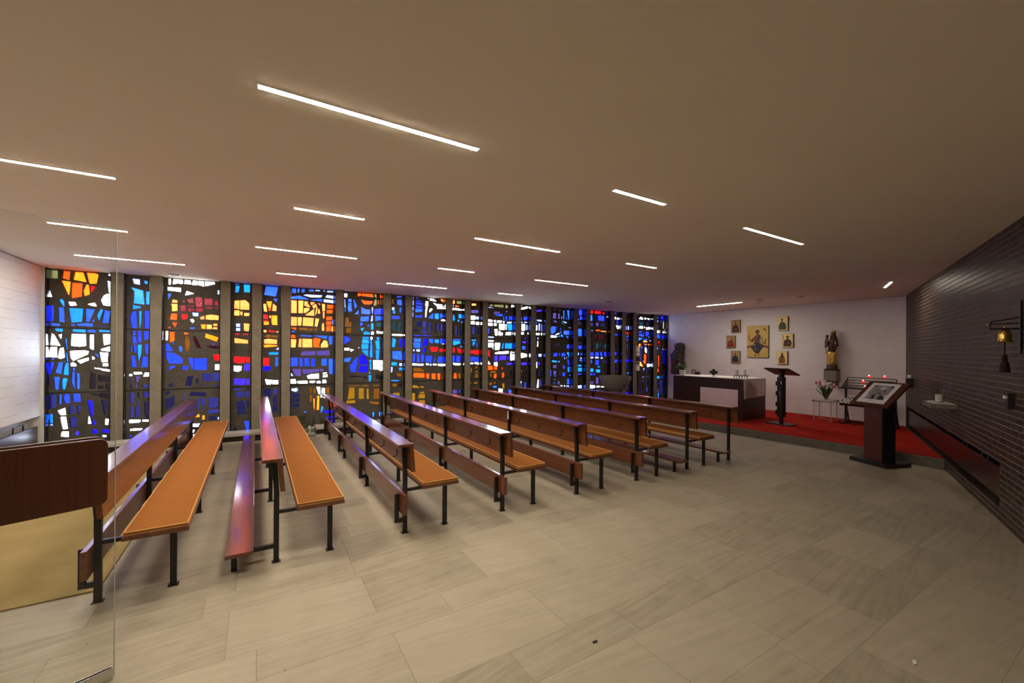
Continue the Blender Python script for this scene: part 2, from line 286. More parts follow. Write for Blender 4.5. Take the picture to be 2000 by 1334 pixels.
GLASS={
1:"G-2860,3030 -2860,2889 -2763,2893 -2763,3030;O-2703,3030 -2716,2906 -2629,2878 -2618,3030;Y-2565,3030 -2589,2893 -2427,2864 -2466,3030;Y-2434,3030 -2395,2841 -2303,2850 -2281,3002 -2322,3030;W-2165,3030 -2160,3007 -2099,2989 -2099,3030;Y-2647,2634 -2629,2635 -2613,2858 -2726,2867;O-2612,2603 -2594,2583 -2482,2619 -2475,2843 -2605,2844;Y-2469,2720 -2454,2623 -2386,2665 -2397,2818 -2435,2833;R-2382,2677 -2345,2736 -2317,2801 -2387,2809;W-2154,2712 -2104,2716 -2100,2877 -2172,2916;W-2104,2486 -2099,2480 -2099,2705 -2104,2704;W-2860,2585 -2826,2588 -2859,2726 -2860,2727;W-2221,2655 -2250,2573 -2224,2495 -2162,2485 -2163,2700;W-2157,2482 -2107,2486 -2108,2698 -2159,2700;C-2705,2446 -2683,2447 -2691,2526 -2719,2577 -2753,2544;W-2624,2459 -2542,2470 -2558,2522 -2644,2527;W-2356,2472 -2301,2471 -2328,2531 -2418,2502;B-2860,2194 -2814,2196 -2806,2344 -2815,2450 -2860,2451;L-2755,2193 -2682,2183 -2692,2427 -2760,2425;C-2611,2180 -2478,2200 -2463,2421 -2640,2422;L-2438,2207 -2388,2209 -2322,2416 -2439,2422;L-2367,2210 -2329,2206 -2339,2290;C-2305,2320 -2277,2208 -2222,2410 -2259,2433;L-2240,2193 -2152,2191 -2133,2395 -2207,2411;L-2105,2221 -2099,2218 -2099,2377 -2106,2376;L-2846,2124 -2732,2123 -2736,2156 -2852,2165;L-2611,2135 -2560,2135 -2556,2157 -2617,2155;L-2544,2136 -2420,2131 -2350,2120 -2345,2172 -2432,2183 -2544,2164;b-2293,2125 -2181,2121 -2172,2136 -2297,2151;b-2143,2126 -2109,2124 -2109,2132 -2143,2134;C-2789,2039 -2703,2025 -2703,2077 -2803,2077;C-2595,2036 -2434,2022 -2434,2070 -2595,2076;L-2423,2034 -2307,2026 -2322,2071 -2421,2071;C-2278,2041 -2126,2037 -2100,2063 -2278,2075;W-2847,1809 -2728,1798 -2796,1968 -2833,2005;W-2731,1911 -2719,1910 -2712,1987 -2758,1980;C-2665,1745 -2647,1740 -2659,1920 -2683,1924;W-2608,1799 -2506,1786 -2426,1801 -2431,1996 -2602,1995;W-2384,1757 -2335,1728 -2333,1988 -2385,1986;W-2213,1812 -2136,1836 -2104,2003 -2226,2000;W-2247,1724 -2121,1704 -2127,1798 -2254,1749;W-2856,1700 -2859,1614 -2768,1609 -2768,1777 -2842,1779;W-2764,1602 -2725,1583 -2677,1609 -2691,1767 -2738,1761;C-2661,1536 -2639,1530 -2648,1675 -2671,1701;W-2612,1602 -2584,1547 -2401,1663 -2395,1708 -2442,1725 -2621,1713;L-2303,1623 -2263,1606 -2282,1652 -2340,1703;W-2238,1527 -2161,1524 -2155,1684 -2262,1695;W-2112,1539 -2099,1539 -2099,1673 -2111,1675;W-2118,1451 -2099,1449 -2099,1526 -2114,1528;W-2352,1561 -2317,1590 -2340,1627 -2360,1618;W-2497,1501 -2394,1562 -2394,1607 -2537,1554;W-2226,1460 -2154,1457 -2154,1501 -2226,1509;L-2840,1570 -2798,1573 -2798,1594 -2840,1599;W-2612,1463 -2541,1462 -2541,1490 -2580,1532 -2612,1513;B-2860,1413 -2860,1321 -2842,1323 -2800,1526 -2851,1526;L-2795,1359 -2716,1335 -2698,1530 -2756,1520;C-2690,1448 -2699,1322 -2629,1314 -2635,1524 -2671,1514;L-2590,1388 -2560,1387 -2560,1438 -2590,1441;W-2322,1417 -2256,1402 -2244,1422 -2339,1437;W-2250,1390 -2099,1351 -2099,1390 -2244,1419;B-2860,1154 -2853,1152 -2846,1298 -2860,1302;L-2792,1082 -2747,1080 -2733,1287 -2807,1291;C-2715,1201 -2707,1086 -2672,1076 -2642,1259 -2704,1272;L-2602,1197 -2574,1097 -2560,1087 -2561,1376 -2595,1366;L-2541,1084 -2501,1083 -2497,1216 -2504,1334 -2540,1368;D-2379,1235 -2382,1083 -2304,1074 -2305,1329 -2367,1364;D-2280,1204 -2099,1181 -2099,1280 -2281,1323;D-2279,1073 -2209,1076 -2209,1127 -2280,1136;D-2184,1063 -2099,1060 -2099,1158 -2184,1161;D-2357,981 -2266,948 -2267,993 -2406,1009;D-2262,936 -2183,903 -2099,926 -2099,997 -2262,1010;b-2860,762 -2769,799 -2767,1006 -2860,1006;L-2745,841 -2714,839 -2711,1003 -2745,1003;B-2697,942 -2675,853 -2612,849 -2617,1001 -2680,1007;B-2585,964 -2573,869 -2487,864 -2494,1004 -2578,1006;U-2363,603 -2343,602 -2338,782 -2348,884 -2407,882;n-2198,625 -2186,624 -2155,816 -2178,880 -2237,889;D-2123,745 -2099,716 -2099,900 -2132,906;b-2627,673 -2548,673 -2551,784 -2589,818 -2626,800;b-2526,716 -2512,637 -2483,758 -2493,817 -2533,806;W-2724,662 -2657,659 -2668,779 -2759,738;C-2860,658 -2850,538 -2808,534 -2814,693 -2860,680;w-2850,502 -2808,496 -2808,523 -2850,527;W-2696,429 -2635,431 -2657,632 -2728,637;b-2606,440 -2525,443 -2523,588 -2548,629 -2621,612;W-2399,494 -2356,492 -2378,616 -2396,626;U-2346,472 -2305,465 -2326,567 -2347,568;W-2191,459 -2147,451 -2143,554 -2188,567;n-2126,459 -2099,456 -2099,531 -2126,533;U-2345,331 -2280,313 -2280,393 -2346,399;U-2223,330 -2100,307 -2099,310 -2099,354 -2222,393;W-2719,313 -2624,292 -2626,386 -2711,394;V-2558,319 -2503,313 -2507,380 -2555,379;W-2217,250 -2179,246 -2163,277 -2230,291;w-2611,313 -2594,311 -2606,345",
2:"w-1833,2896 -1750,2881 -1754,2978 -1855,2982;C-1695,2914 -1651,2901 -1647,2956 -1693,2963;C-1828,2760 -1836,2554 -1689,2538 -1708,2781 -1820,2817 -1873,2828;C-1673,2542 -1617,2540 -1606,2770 -1671,2773;C-1848,2446 -1736,2477 -1736,2500 -1849,2523;B-1869,2365 -1879,2302 -1861,2121 -1791,2120 -1797,2414 -1848,2411;C-1758,2125 -1746,2119 -1731,2263 -1727,2421 -1766,2418;B-1688,2121 -1623,2121 -1613,2436 -1690,2426;B-1869,2002 -1863,2002 -1859,2064 -1869,2064;B-1846,2005 -1809,1994 -1806,2066 -1846,2061;B-1785,1947 -1772,1873 -1733,1868 -1727,1948 -1737,2074 -1784,2072;B-1694,1912 -1633,1927 -1629,2072 -1702,2066;B-1845,1857 -1789,1844 -1798,1964 -1850,1979;B-1872,1712 -1850,1698 -1858,1832 -1868,1831;B-1827,1695 -1793,1678 -1793,1815 -1836,1820;C-1782,1753 -1766,1508 -1728,1673 -1722,1828 -1781,1830;B-1686,1776 -1671,1652 -1640,1662 -1632,1841 -1681,1840;B-1854,1439 -1787,1436 -1812,1630 -1864,1635;B-1728,1435 -1639,1434 -1640,1615 -1710,1619;W-1887,1281 -1845,1278 -1845,1316 -1887,1313;W-1821,1308 -1708,1313 -1726,1348 -1834,1348;W-1701,1267 -1616,1268 -1616,1334 -1678,1336;b-1870,1184 -1842,1183 -1846,1240 -1872,1241;P-1796,1159 -1773,1155 -1764,1204 -1741,1237 -1739,1277 -1802,1279;n-1872,1065 -1843,1064 -1841,1138 -1873,1139;P-1804,1079 -1777,1075 -1773,1130 -1798,1131;b-1707,1076 -1628,1069 -1629,1124 -1707,1127;b-1874,810 -1822,796 -1811,994 -1875,997;n-1774,895 -1750,894 -1746,991 -1774,993;b-1696,897 -1618,893 -1619,997 -1698,1001;b-1777,787 -1749,780 -1748,837 -1780,844;b-1870,554 -1825,545 -1825,747 -1871,747;b-1800,549 -1761,552 -1735,607 -1738,748 -1801,754;n-1678,609 -1617,616 -1618,818 -1680,821;n-1669,539 -1617,535 -1617,610 -1674,591;W-1883,463 -1769,457 -1730,475 -1735,512 -1883,519;W-1711,473 -1614,465 -1615,500 -1711,505;W-1871,322 -1841,319 -1841,359 -1871,362;W-1833,324 -1738,321 -1703,352 -1833,364;B-1879,215 -1849,212 -1849,246 -1879,249",
3:"W-1363,3030 -1362,2921 -1328,2924 -1328,3030;W-1292,3030 -1302,2973 -1297,2929 -1227,2957 -1222,3030;W-1212,3030 -1225,2952 -1159,2952 -1158,3030;W-1133,3030 -1139,2954 -1031,2955 -1047,3030;W-1013,3030 -1022,2942 -941,2949 -941,3030;W-927,3030 -927,2945 -876,2944 -848,2925 -847,3030;W-831,3030 -830,2936 -680,2990 -681,3030;W-1372,2817 -1185,2802 -1183,2877 -1375,2877;W-1125,2741 -990,2786 -1103,2828;w-637,2802 -608,2802 -608,2883 -637,2881;L-1368,2668 -1357,2659 -1316,2760 -1370,2762;y-1316,2599 -1232,2601 -1232,2642 -1300,2659;y-1313,2549 -1312,2440 -1231,2454 -1232,2577 -1330,2579;O-1342,2294 -1241,2285 -1236,2403 -1321,2404;O-1271,2156 -1263,2151 -1235,2235 -1308,2244;O-1356,2134 -1322,2137 -1341,2164 -1362,2153;c-1170,2612 -1126,2615 -1137,2671;c-1066,2608 -1002,2609 -1003,2705 -1096,2674;c-975,2571 -943,2538 -868,2543 -869,2709 -894,2727 -976,2719;c-831,2586 -721,2587 -714,2709 -838,2706;c-681,2584 -626,2587 -636,2685 -679,2688;c-1092,2546 -1005,2540 -1005,2566 -1092,2565;c-1185,2454 -1112,2455 -1119,2561 -1199,2556;c-1069,2446 -993,2456 -993,2501 -1088,2516;c-965,2455 -858,2461 -860,2526 -966,2520;c-821,2521 -713,2527 -720,2552 -821,2552;c-678,2529 -625,2529 -626,2558 -678,2555;R-1171,2302 -1104,2305 -1082,2338 -1087,2400 -1172,2395;w-1006,2370 -928,2368 -926,2434 -1020,2434;W-1014,2239 -985,2274 -1005,2317 -1050,2305;y-894,2310 -836,2318 -836,2382 -901,2358;y-817,2318 -747,2313 -620,2313 -617,2398 -738,2412 -818,2394;Y-876,2141 -819,2138 -814,2222 -888,2221;y-802,2138 -723,2141 -719,2222 -803,2219;y-695,2196 -638,2199 -638,2245 -700,2243;y-718,2141 -638,2138 -635,2175 -704,2173;L-1045,2133 -979,2136 -982,2161 -1045,2158;W-1396,1991 -1364,1992 -1362,2081 -1396,2079;W-1398,1919 -1367,1914 -1364,1983 -1396,1982;O-1341,1893 -1326,1876 -1270,1911 -1271,2067 -1345,2068;O-1134,2026 -1074,2027 -1072,2050 -1134,2071;B-1291,1838 -1280,1874 -1313,1873;A-1127,1863 -1112,1727 -1083,1719 -1052,1773 -1048,1909 -1076,1988 -1120,1998;M-1017,2048 -990,2049 -990,2060 -1022,2063;M-952,1785 -873,1769 -958,1993 -1005,1998;Y-825,1977 -646,1903 -618,1981 -816,2052;P-726,1840 -664,1841 -665,1867 -726,1869;M-772,1793 -688,1765 -607,1763 -607,1815 -805,1824;B-1395,1723 -1286,1721 -1357,1853 -1395,1847;L-1203,1721 -1172,1696 -1156,1755 -1173,1806 -1212,1811;R-677,1544 -601,1544 -600,1658 -698,1655;B-1385,1602 -1355,1497 -1171,1491 -1155,1511 -1156,1585 -1207,1635 -1269,1680 -1394,1696;B-1055,1494 -1018,1403 -1000,1387 -1000,1592 -1072,1590;B-984,1374 -796,1370 -797,1587 -983,1584;B-1350,1374 -1263,1429 -1261,1457 -1320,1448 -1352,1430;B-1160,1382 -1074,1377 -1075,1443 -1157,1450;W-667,1368 -590,1367 -591,1469 -667,1470;n-1344,1069 -1279,1078 -1288,1147 -1348,1125;n-1102,1139 -1107,1082 -1026,1079 -992,1260 -1081,1257;n-958,1157 -949,1111 -921,1144 -919,1215 -954,1213;b-848,1159 -731,1149 -728,1300 -872,1308;b-708,1154 -599,1151 -600,1308 -706,1311;n-907,1092 -880,1091 -875,1114 -900,1120;b-843,1084 -782,1082 -783,1099 -843,1101;b-712,1070 -608,1064 -608,1081 -708,1091;n-1390,911 -1326,957 -1326,1002 -1378,999;n-1389,673 -1376,650 -1268,732 -1260,921 -1390,850;b-1158,809 -1132,824 -1119,891 -1128,988;n-1056,894 -805,875 -796,946 -1025,968;b-1069,827 -1033,825 -1024,836 -1065,838;b-940,637 -912,635 -908,835 -934,836;b-873,690 -822,687 -814,844 -888,848;b-888,630 -840,627 -836,641 -887,645;b-764,654 -615,656 -616,840 -763,850;b-770,539 -603,556 -603,620 -768,625;Y-1000,488 -893,491 -904,547 -946,546;Y-858,440 -823,434 -821,517 -856,520;n-757,434 -642,425 -643,492 -756,498;w-621,423 -589,415 -589,473 -619,470;W-1005,316 -921,310 -894,371 -1008,375;W-1005,193 -994,203 -967,263 -1008,273;B-1164,220 -1133,262 -1129,301 -1164,276 -1221,197",
4:"C-360,3030 -360,3009 -295,3015 -295,3030;C-359,2861 -304,2865 -285,2992 -350,2992;C-220,3030 -211,2873 -118,2880 -117,3030;y-372,2548 -289,2539 -286,2712 -366,2700;y-279,2533 -126,2536 -127,2657 -188,2722 -276,2712;y-371,2413 -287,2414 -287,2517 -369,2516;y-275,2438 -242,2416 -237,2496 -272,2498;y-209,2412 -126,2416 -124,2476 -209,2474;w-340,2197 -275,2196 -274,2259 -340,2257;w-340,2118 -275,2116 -273,2176 -340,2174;y-207,2122 -134,2115 -120,2262 -216,2268;R-354,2043 -287,2044 -285,2065 -356,2060;R-223,2046 -142,2048 -139,2064 -223,2062;y-363,1882 -145,1874 -143,1940 -364,1977;R-371,1515 -321,1488 -193,1502 -192,1609 -371,1619;R-166,1507 -141,1495 -115,1507 -111,1603 -172,1609;W-370,1341 -310,1324 -253,1351 -246,1428 -370,1444;V-213,1344 -119,1340 -108,1468 -193,1478;V-366,1074 -181,1065 -181,1190 -364,1193;V-164,1069 -118,1065 -116,1179 -159,1181;b-368,958 -258,963 -249,1008 -373,1009;n-173,981 -119,981 -117,1005 -168,1007;b-327,821 -192,834 -208,943 -338,931;b-179,818 -118,830 -122,945 -178,945;n-306,498 -165,491 -160,514 -181,672 -217,772 -327,734;n-161,670 -138,603 -120,632 -116,761 -172,767;B-158,172 -121,165 -119,355 -200,359;D-368,174 -304,168 -299,203 -369,269",
5:"L158,3030 125,2851 328,2829 364,3027 330,3030;L328,2718 360,2785 280,2782;y122,2520 177,2511 158,2675 111,2672;Y201,2592 238,2588 259,2729 161,2722;y262,2540 337,2538 340,2638 280,2690;O201,2537 238,2539 243,2582 201,2580;R115,2367 197,2371 180,2458 114,2455;y212,2421 234,2379 250,2435 218,2445;R115,2330 202,2332 202,2346 115,2345;Y121,2247 213,2261 202,2319 121,2318;Y252,2324 267,2257 356,2254 352,2450 260,2445;y122,2101 169,2102 166,2151 119,2149;R207,2110 303,2106 305,2141 207,2150;y332,2107 378,2106 381,2128 332,2129;A125,2013 204,1996 252,2009 252,2053 188,2063 125,2019;A263,2010 362,1983 365,2046 268,2047;y131,1878 350,1872 354,1958 199,1975 127,1958;Y137,1799 358,1826 361,1844 200,1861 118,1847;w334,1760 385,1758 377,1807;C217,1658 375,1656 378,1708 211,1701;R116,1435 211,1437 212,1587 115,1584;L325,1423 372,1422 371,1602 327,1602;U110,1344 160,1331 235,1348 243,1397 223,1437 149,1425 110,1399;W175,1060 255,1058 262,1147 151,1165;W277,1063 374,1059 375,1140 276,1143;n126,860 195,802 254,817 253,977 126,977;b293,852 366,849 368,967 290,970;n287,667 365,669 364,824 286,809;n282,507 358,489 362,644 287,655",
6:"L620,3030 614,2927 688,2929 691,3030;L714,3030 714,2941 751,2944 755,3030;L795,3030 789,2953 842,2953 856,3030;L933,3030 932,2982 1022,2983 1026,3030;w1054,3030 1049,3001 1144,3002 1146,3030;w1203,3030 1199,3010 1239,3004 1245,3030;w1289,3030 1273,2995 1402,2998 1403,3030;w973,2859 1161,2872 1189,2923 886,2918 816,2895;L605,2804 919,2810 924,2825 752,2884 602,2849;w1407,2862 1407,2928 1279,2936 1245,2879;L974,2798 1190,2789 1189,2844 968,2813;w1212,2778 1408,2766 1408,2832 1217,2840;y596,2512 703,2514 705,2776 605,2778;y735,2519 818,2518 827,2782 733,2781;y844,2675 871,2671 916,2770 843,2771;y877,2659 963,2653 909,2739;y963,2707 991,2699 1047,2761 957,2761;y1018,2626 1090,2679 1062,2737 991,2678;y1123,2715 1151,2709 1145,2737 1100,2758;y831,2531 872,2527 945,2603 931,2642 837,2627;y1034,2475 1035,2627 856,2478;y1049,2494 1060,2488 1085,2557 1101,2655 1068,2653;y1096,2530 1152,2526 1135,2626 1112,2625;y1191,2581 1241,2590 1244,2737 1181,2743;y1203,2431 1231,2430 1236,2575 1197,2573;O1278,2643 1401,2646 1404,2729 1282,2730;O1272,2542 1390,2546 1395,2623 1272,2616;y599,2252 708,2256 712,2435 602,2436;y726,2261 790,2260 803,2433 725,2436;y814,2261 1015,2256 1025,2430 824,2437;y1043,2251 1095,2250 1130,2419 1056,2427;y1182,2168 1233,2172 1220,2343 1184,2305;O1265,2397 1383,2406 1384,2480 1268,2474;O1266,2290 1368,2294 1383,2377 1265,2372;w1391,2313 1404,2295 1406,2413 1396,2413;O1267,2158 1358,2161 1363,2275 1269,2274;y1369,2164 1404,2155 1406,2271 1374,2273;O619,2194 690,2164 701,2215 605,2217;A748,2171 907,2164 906,2219 747,2219;A920,2162 1005,2165 1013,2211 919,2213;A1036,2166 1091,2161 1102,2214 1037,2217;L617,2119 666,2119 677,2137 614,2158;O597,2001 681,1998 683,2042 667,2065 596,2063;L789,2041 984,2037 989,2058 767,2062;L1282,1989 1287,2057 1016,2062;L1325,1873 1386,1877 1399,2053 1316,2054;y600,1807 686,1808 702,1971 599,1975;y735,1817 796,1814 798,1979 752,1996;y812,1809 1001,1814 993,1985 811,1991;O1023,1816 1149,1813 1128,1852 1163,1993 1047,2011 1011,1977;y1167,1877 1164,1809 1306,1817 1311,1860 1287,1952 1223,1966;P778,1644 1068,1644 1073,1736 807,1722;P1085,1642 1349,1647 1341,1753 1090,1736;B597,1415 726,1425 733,1595 601,1592;B766,1412 823,1412 813,1583 757,1588;B857,1417 949,1418 943,1585 854,1583;B979,1413 1056,1405 1055,1566 992,1579;L1181,1431 1288,1426 1285,1565 1180,1569;L1320,1399 1337,1244 1401,1243 1402,1565 1319,1565;P687,1220 785,1209 798,1356 621,1367;P820,1280 858,1249 1143,1303 1142,1350 820,1355;P1152,1306 1227,1302 1226,1353 1151,1355;w614,1213 651,1218 619,1276 593,1267;W929,1153 1130,1151 1130,1257 961,1241 901,1212;W1210,1231 1289,1266 1287,1282 1204,1266;W1208,1174 1299,1183 1295,1241 1205,1207;W599,1066 707,1062 688,1152 604,1149;W736,1061 915,1055 913,1109 718,1110;W954,1072 1022,1061 1064,1080 1050,1111 951,1102;W1089,1052 1169,1049 1169,1077 1138,1102 1088,1098;W1200,1051 1279,1055 1267,1123 1200,1119;w621,912 700,885 737,919 726,969 613,959;n601,773 764,774 764,858 606,865;n602,665 765,679 764,753 606,747;n602,584 763,578 765,643 602,639;n613,540 689,547 691,564 609,570;A958,849 996,847 1001,965 952,967;A1029,833 1079,843 1067,934 1021,955;A957,692 970,655 1003,689 1002,810 964,824;Y1031,566 1053,468 1057,729 1024,736;Y1092,489 1136,486 1146,779 1101,793;W1129,816 1162,821 1154,971 1084,974;W1181,838 1213,830 1218,944 1187,948;W1230,830 1252,835 1252,939 1229,946;A1275,834 1343,824 1342,954 1274,957;W1166,747 1202,745 1193,801 1166,805;W1225,738 1261,724 1219,763;C1168,429 1193,428 1228,523 1183,575;U1243,408 1397,401 1397,471 1243,467;U1295,328 1404,196 1398,342 1295,346;L852,446 897,443 897,473 854,476;K773,261 843,207 880,312 896,389 751,391;K984,165 1072,211 1054,359 1016,368;K881,174 881,140 951,140 951,246 934,277;K1161,167 1211,169 1216,297 1165,301",
7:"L1633,3030 1634,3021 1688,3014 1698,3030;W1629,2914 1683,2918 1688,2993 1627,2997;w1636,2686 1657,2687 1643,2869 1629,2874;L1705,2814 1783,2819 1784,2882 1704,2885;L1695,2666 1716,2599 1796,2617 1783,2715 1783,2805 1708,2797;L1844,2661 1898,2733 1840,2875 1811,2873;L1634,2597 1658,2598 1661,2672 1636,2673;L1842,2553 1933,2558 1931,2668;O1900,3030 1910,2949 1982,2971 1981,3030;O1992,3030 1992,2966 2258,2956 2234,3030;O2036,2786 2166,2785 2233,2833 2236,2869 2079,2867 1972,2884;G2260,3030 2263,2992 2299,2941 2321,2946 2320,3030;G2245,2771 2317,2770 2321,2912 2275,2909;O2386,3030 2391,2954 2430,2948 2418,3030;O2347,2806 2366,2805 2358,2903 2339,2902;A2392,2815 2433,2803 2433,2820 2432,2920 2391,2914;L1984,2569 2178,2568 2186,2674 2096,2673 1978,2727;B2266,2564 2430,2584 2426,2718 2263,2679;w2220,2578 2235,2579 2241,2732 2208,2730;L1966,2399 2141,2412 2159,2527 1969,2499;L2287,2421 2424,2453 2424,2536 2290,2537;w2188,2408 2239,2416 2239,2546 2209,2544;L1963,2295 2023,2329 2026,2371 1959,2371;L2164,2276 2163,2337 2109,2304;C2197,2223 2255,2225 2254,2366 2196,2364;T2295,2306 2423,2276 2422,2399 2291,2373;C1985,2189 2032,2196 2048,2263 1974,2247;C2035,2107 2176,2110 2179,2161 2062,2183 2035,2160;W2201,2111 2258,2113 2260,2175 2224,2188 2197,2156;W2324,2143 2424,2140 2433,2173 2433,2180 2321,2199;A1646,2390 1641,2270 1739,2274 1738,2383 1722,2479 1661,2473;A1742,2265 1778,2267 1780,2374 1749,2373;A1661,2142 1774,2133 1781,2248 1667,2244;B1633,1884 1757,1973 1761,2023 1627,2069;C2014,2019 2155,2015 2158,2059 2011,2056;C2004,1911 2155,1908 2158,1996 2014,2008;C1998,1783 2145,1785 2148,1891 1989,1889;C2097,1639 2141,1617 2142,1762 2000,1756;W2187,2004 2231,2005 2231,2058 2187,2057;C2180,1903 2224,1900 2223,1988 2184,1989;C2182,1622 2239,1617 2232,1887 2185,1886;C2322,1996 2386,1993 2391,2054 2322,2058;C2320,1786 2398,1778 2391,1980 2289,1976;C2322,1571 2383,1571 2393,1764 2304,1763;W1634,1757 1742,1757 1742,1801 1634,1800;W1763,1725 1836,1766 1763,1787;w1920,1805 1957,1803 1957,1816 1915,1821;C2072,1663 2136,1609 2139,1748 2000,1747;C2177,1597 2227,1597 2237,1748 2174,1748;C2313,1548 2377,1554 2392,1749 2304,1749;L1632,1501 1743,1500 1785,1594 1631,1575;B1915,1454 1917,1615 1889,1603 1782,1462;U1941,1451 2134,1428 2137,1494 2072,1615 2000,1675 1948,1615;B1767,1282 1868,1273 1910,1443 1752,1441;U1923,1270 2127,1263 2137,1398 1960,1415;C2172,1476 2213,1476 2213,1545 2163,1542;C2173,1331 2224,1324 2216,1460 2169,1458;W2249,1421 2433,1412 2433,1526 2242,1528;W2252,1330 2357,1324 2431,1281 2433,1348 2433,1396 2251,1408;C2162,1228 2185,1228 2197,1252 2179,1279 2156,1265;C2157,1059 2192,1049 2215,1106 2209,1197 2150,1199;D1739,1165 2000,1158 2000,1178 1739,1203;D2029,1133 2104,1131 2104,1172 2029,1166;D2308,1122 2424,1075 2424,1180 2309,1225;A1718,958 1972,955 1972,982 1718,985;A2013,950 2158,941 2158,975 2013,974;A2246,941 2395,942 2395,972 2246,978;H1709,668 1860,689 1859,933 1735,932;H1679,595 1872,581 1870,653 1681,649;H1940,675 2061,666 2059,909 1938,911;H2113,666 2165,663 2158,896 2109,898;A2256,662 2397,650 2395,890 2266,892;A2172,570 2302,531 2398,525 2397,581 2169,606;C2250,249 2280,247 2289,350 2232,354;C2393,250 2411,249 2433,332 2433,339 2381,343",
8:"L2771,2992 2900,3002 2900,3030 2818,3030 2766,3006;A2680,2843 2714,2834 2696,2945 2664,2943;L2778,2832 2878,2806 2901,2829 2895,2951 2783,2943;w2663,2692 2727,2702 2726,2762 2663,2753;C2687,2609 2754,2622 2739,2691 2677,2682;L2836,2648 2885,2641 2896,2761 2843,2769;B2656,2484 2856,2500 2850,2563 2655,2554;T2678,2203 2771,2206 2763,2437 2671,2433;T2828,2341 2887,2338 2896,2437 2828,2428;T2806,2212 2876,2209 2881,2326 2805,2317;W2673,2099 2921,2099 2930,2134 2673,2139;C2669,1836 2744,1836 2772,2008 2681,2062;U2841,1847 2902,1818 2915,2023 2851,2024;L2680,1568 2916,1532 2917,1660 2897,1742 2679,1741;C2660,1409 2793,1408 2796,1481 2662,1487;w2840,1396 2914,1395 2914,1459 2843,1460;w2650,1231 2690,1265 2697,1371 2651,1375;C2833,1297 2920,1295 2919,1356 2835,1357;A2801,1156 2906,1155 2906,1219 2765,1228;n2737,1107 2784,1112 2772,1182 2731,1125;C2651,1046 2842,1040 2848,1063 2651,1070;A2686,924 2797,916 2796,972 2686,993;D2832,913 2908,910 2907,992 2831,994;H2711,727 2865,690 2862,772 2693,774",
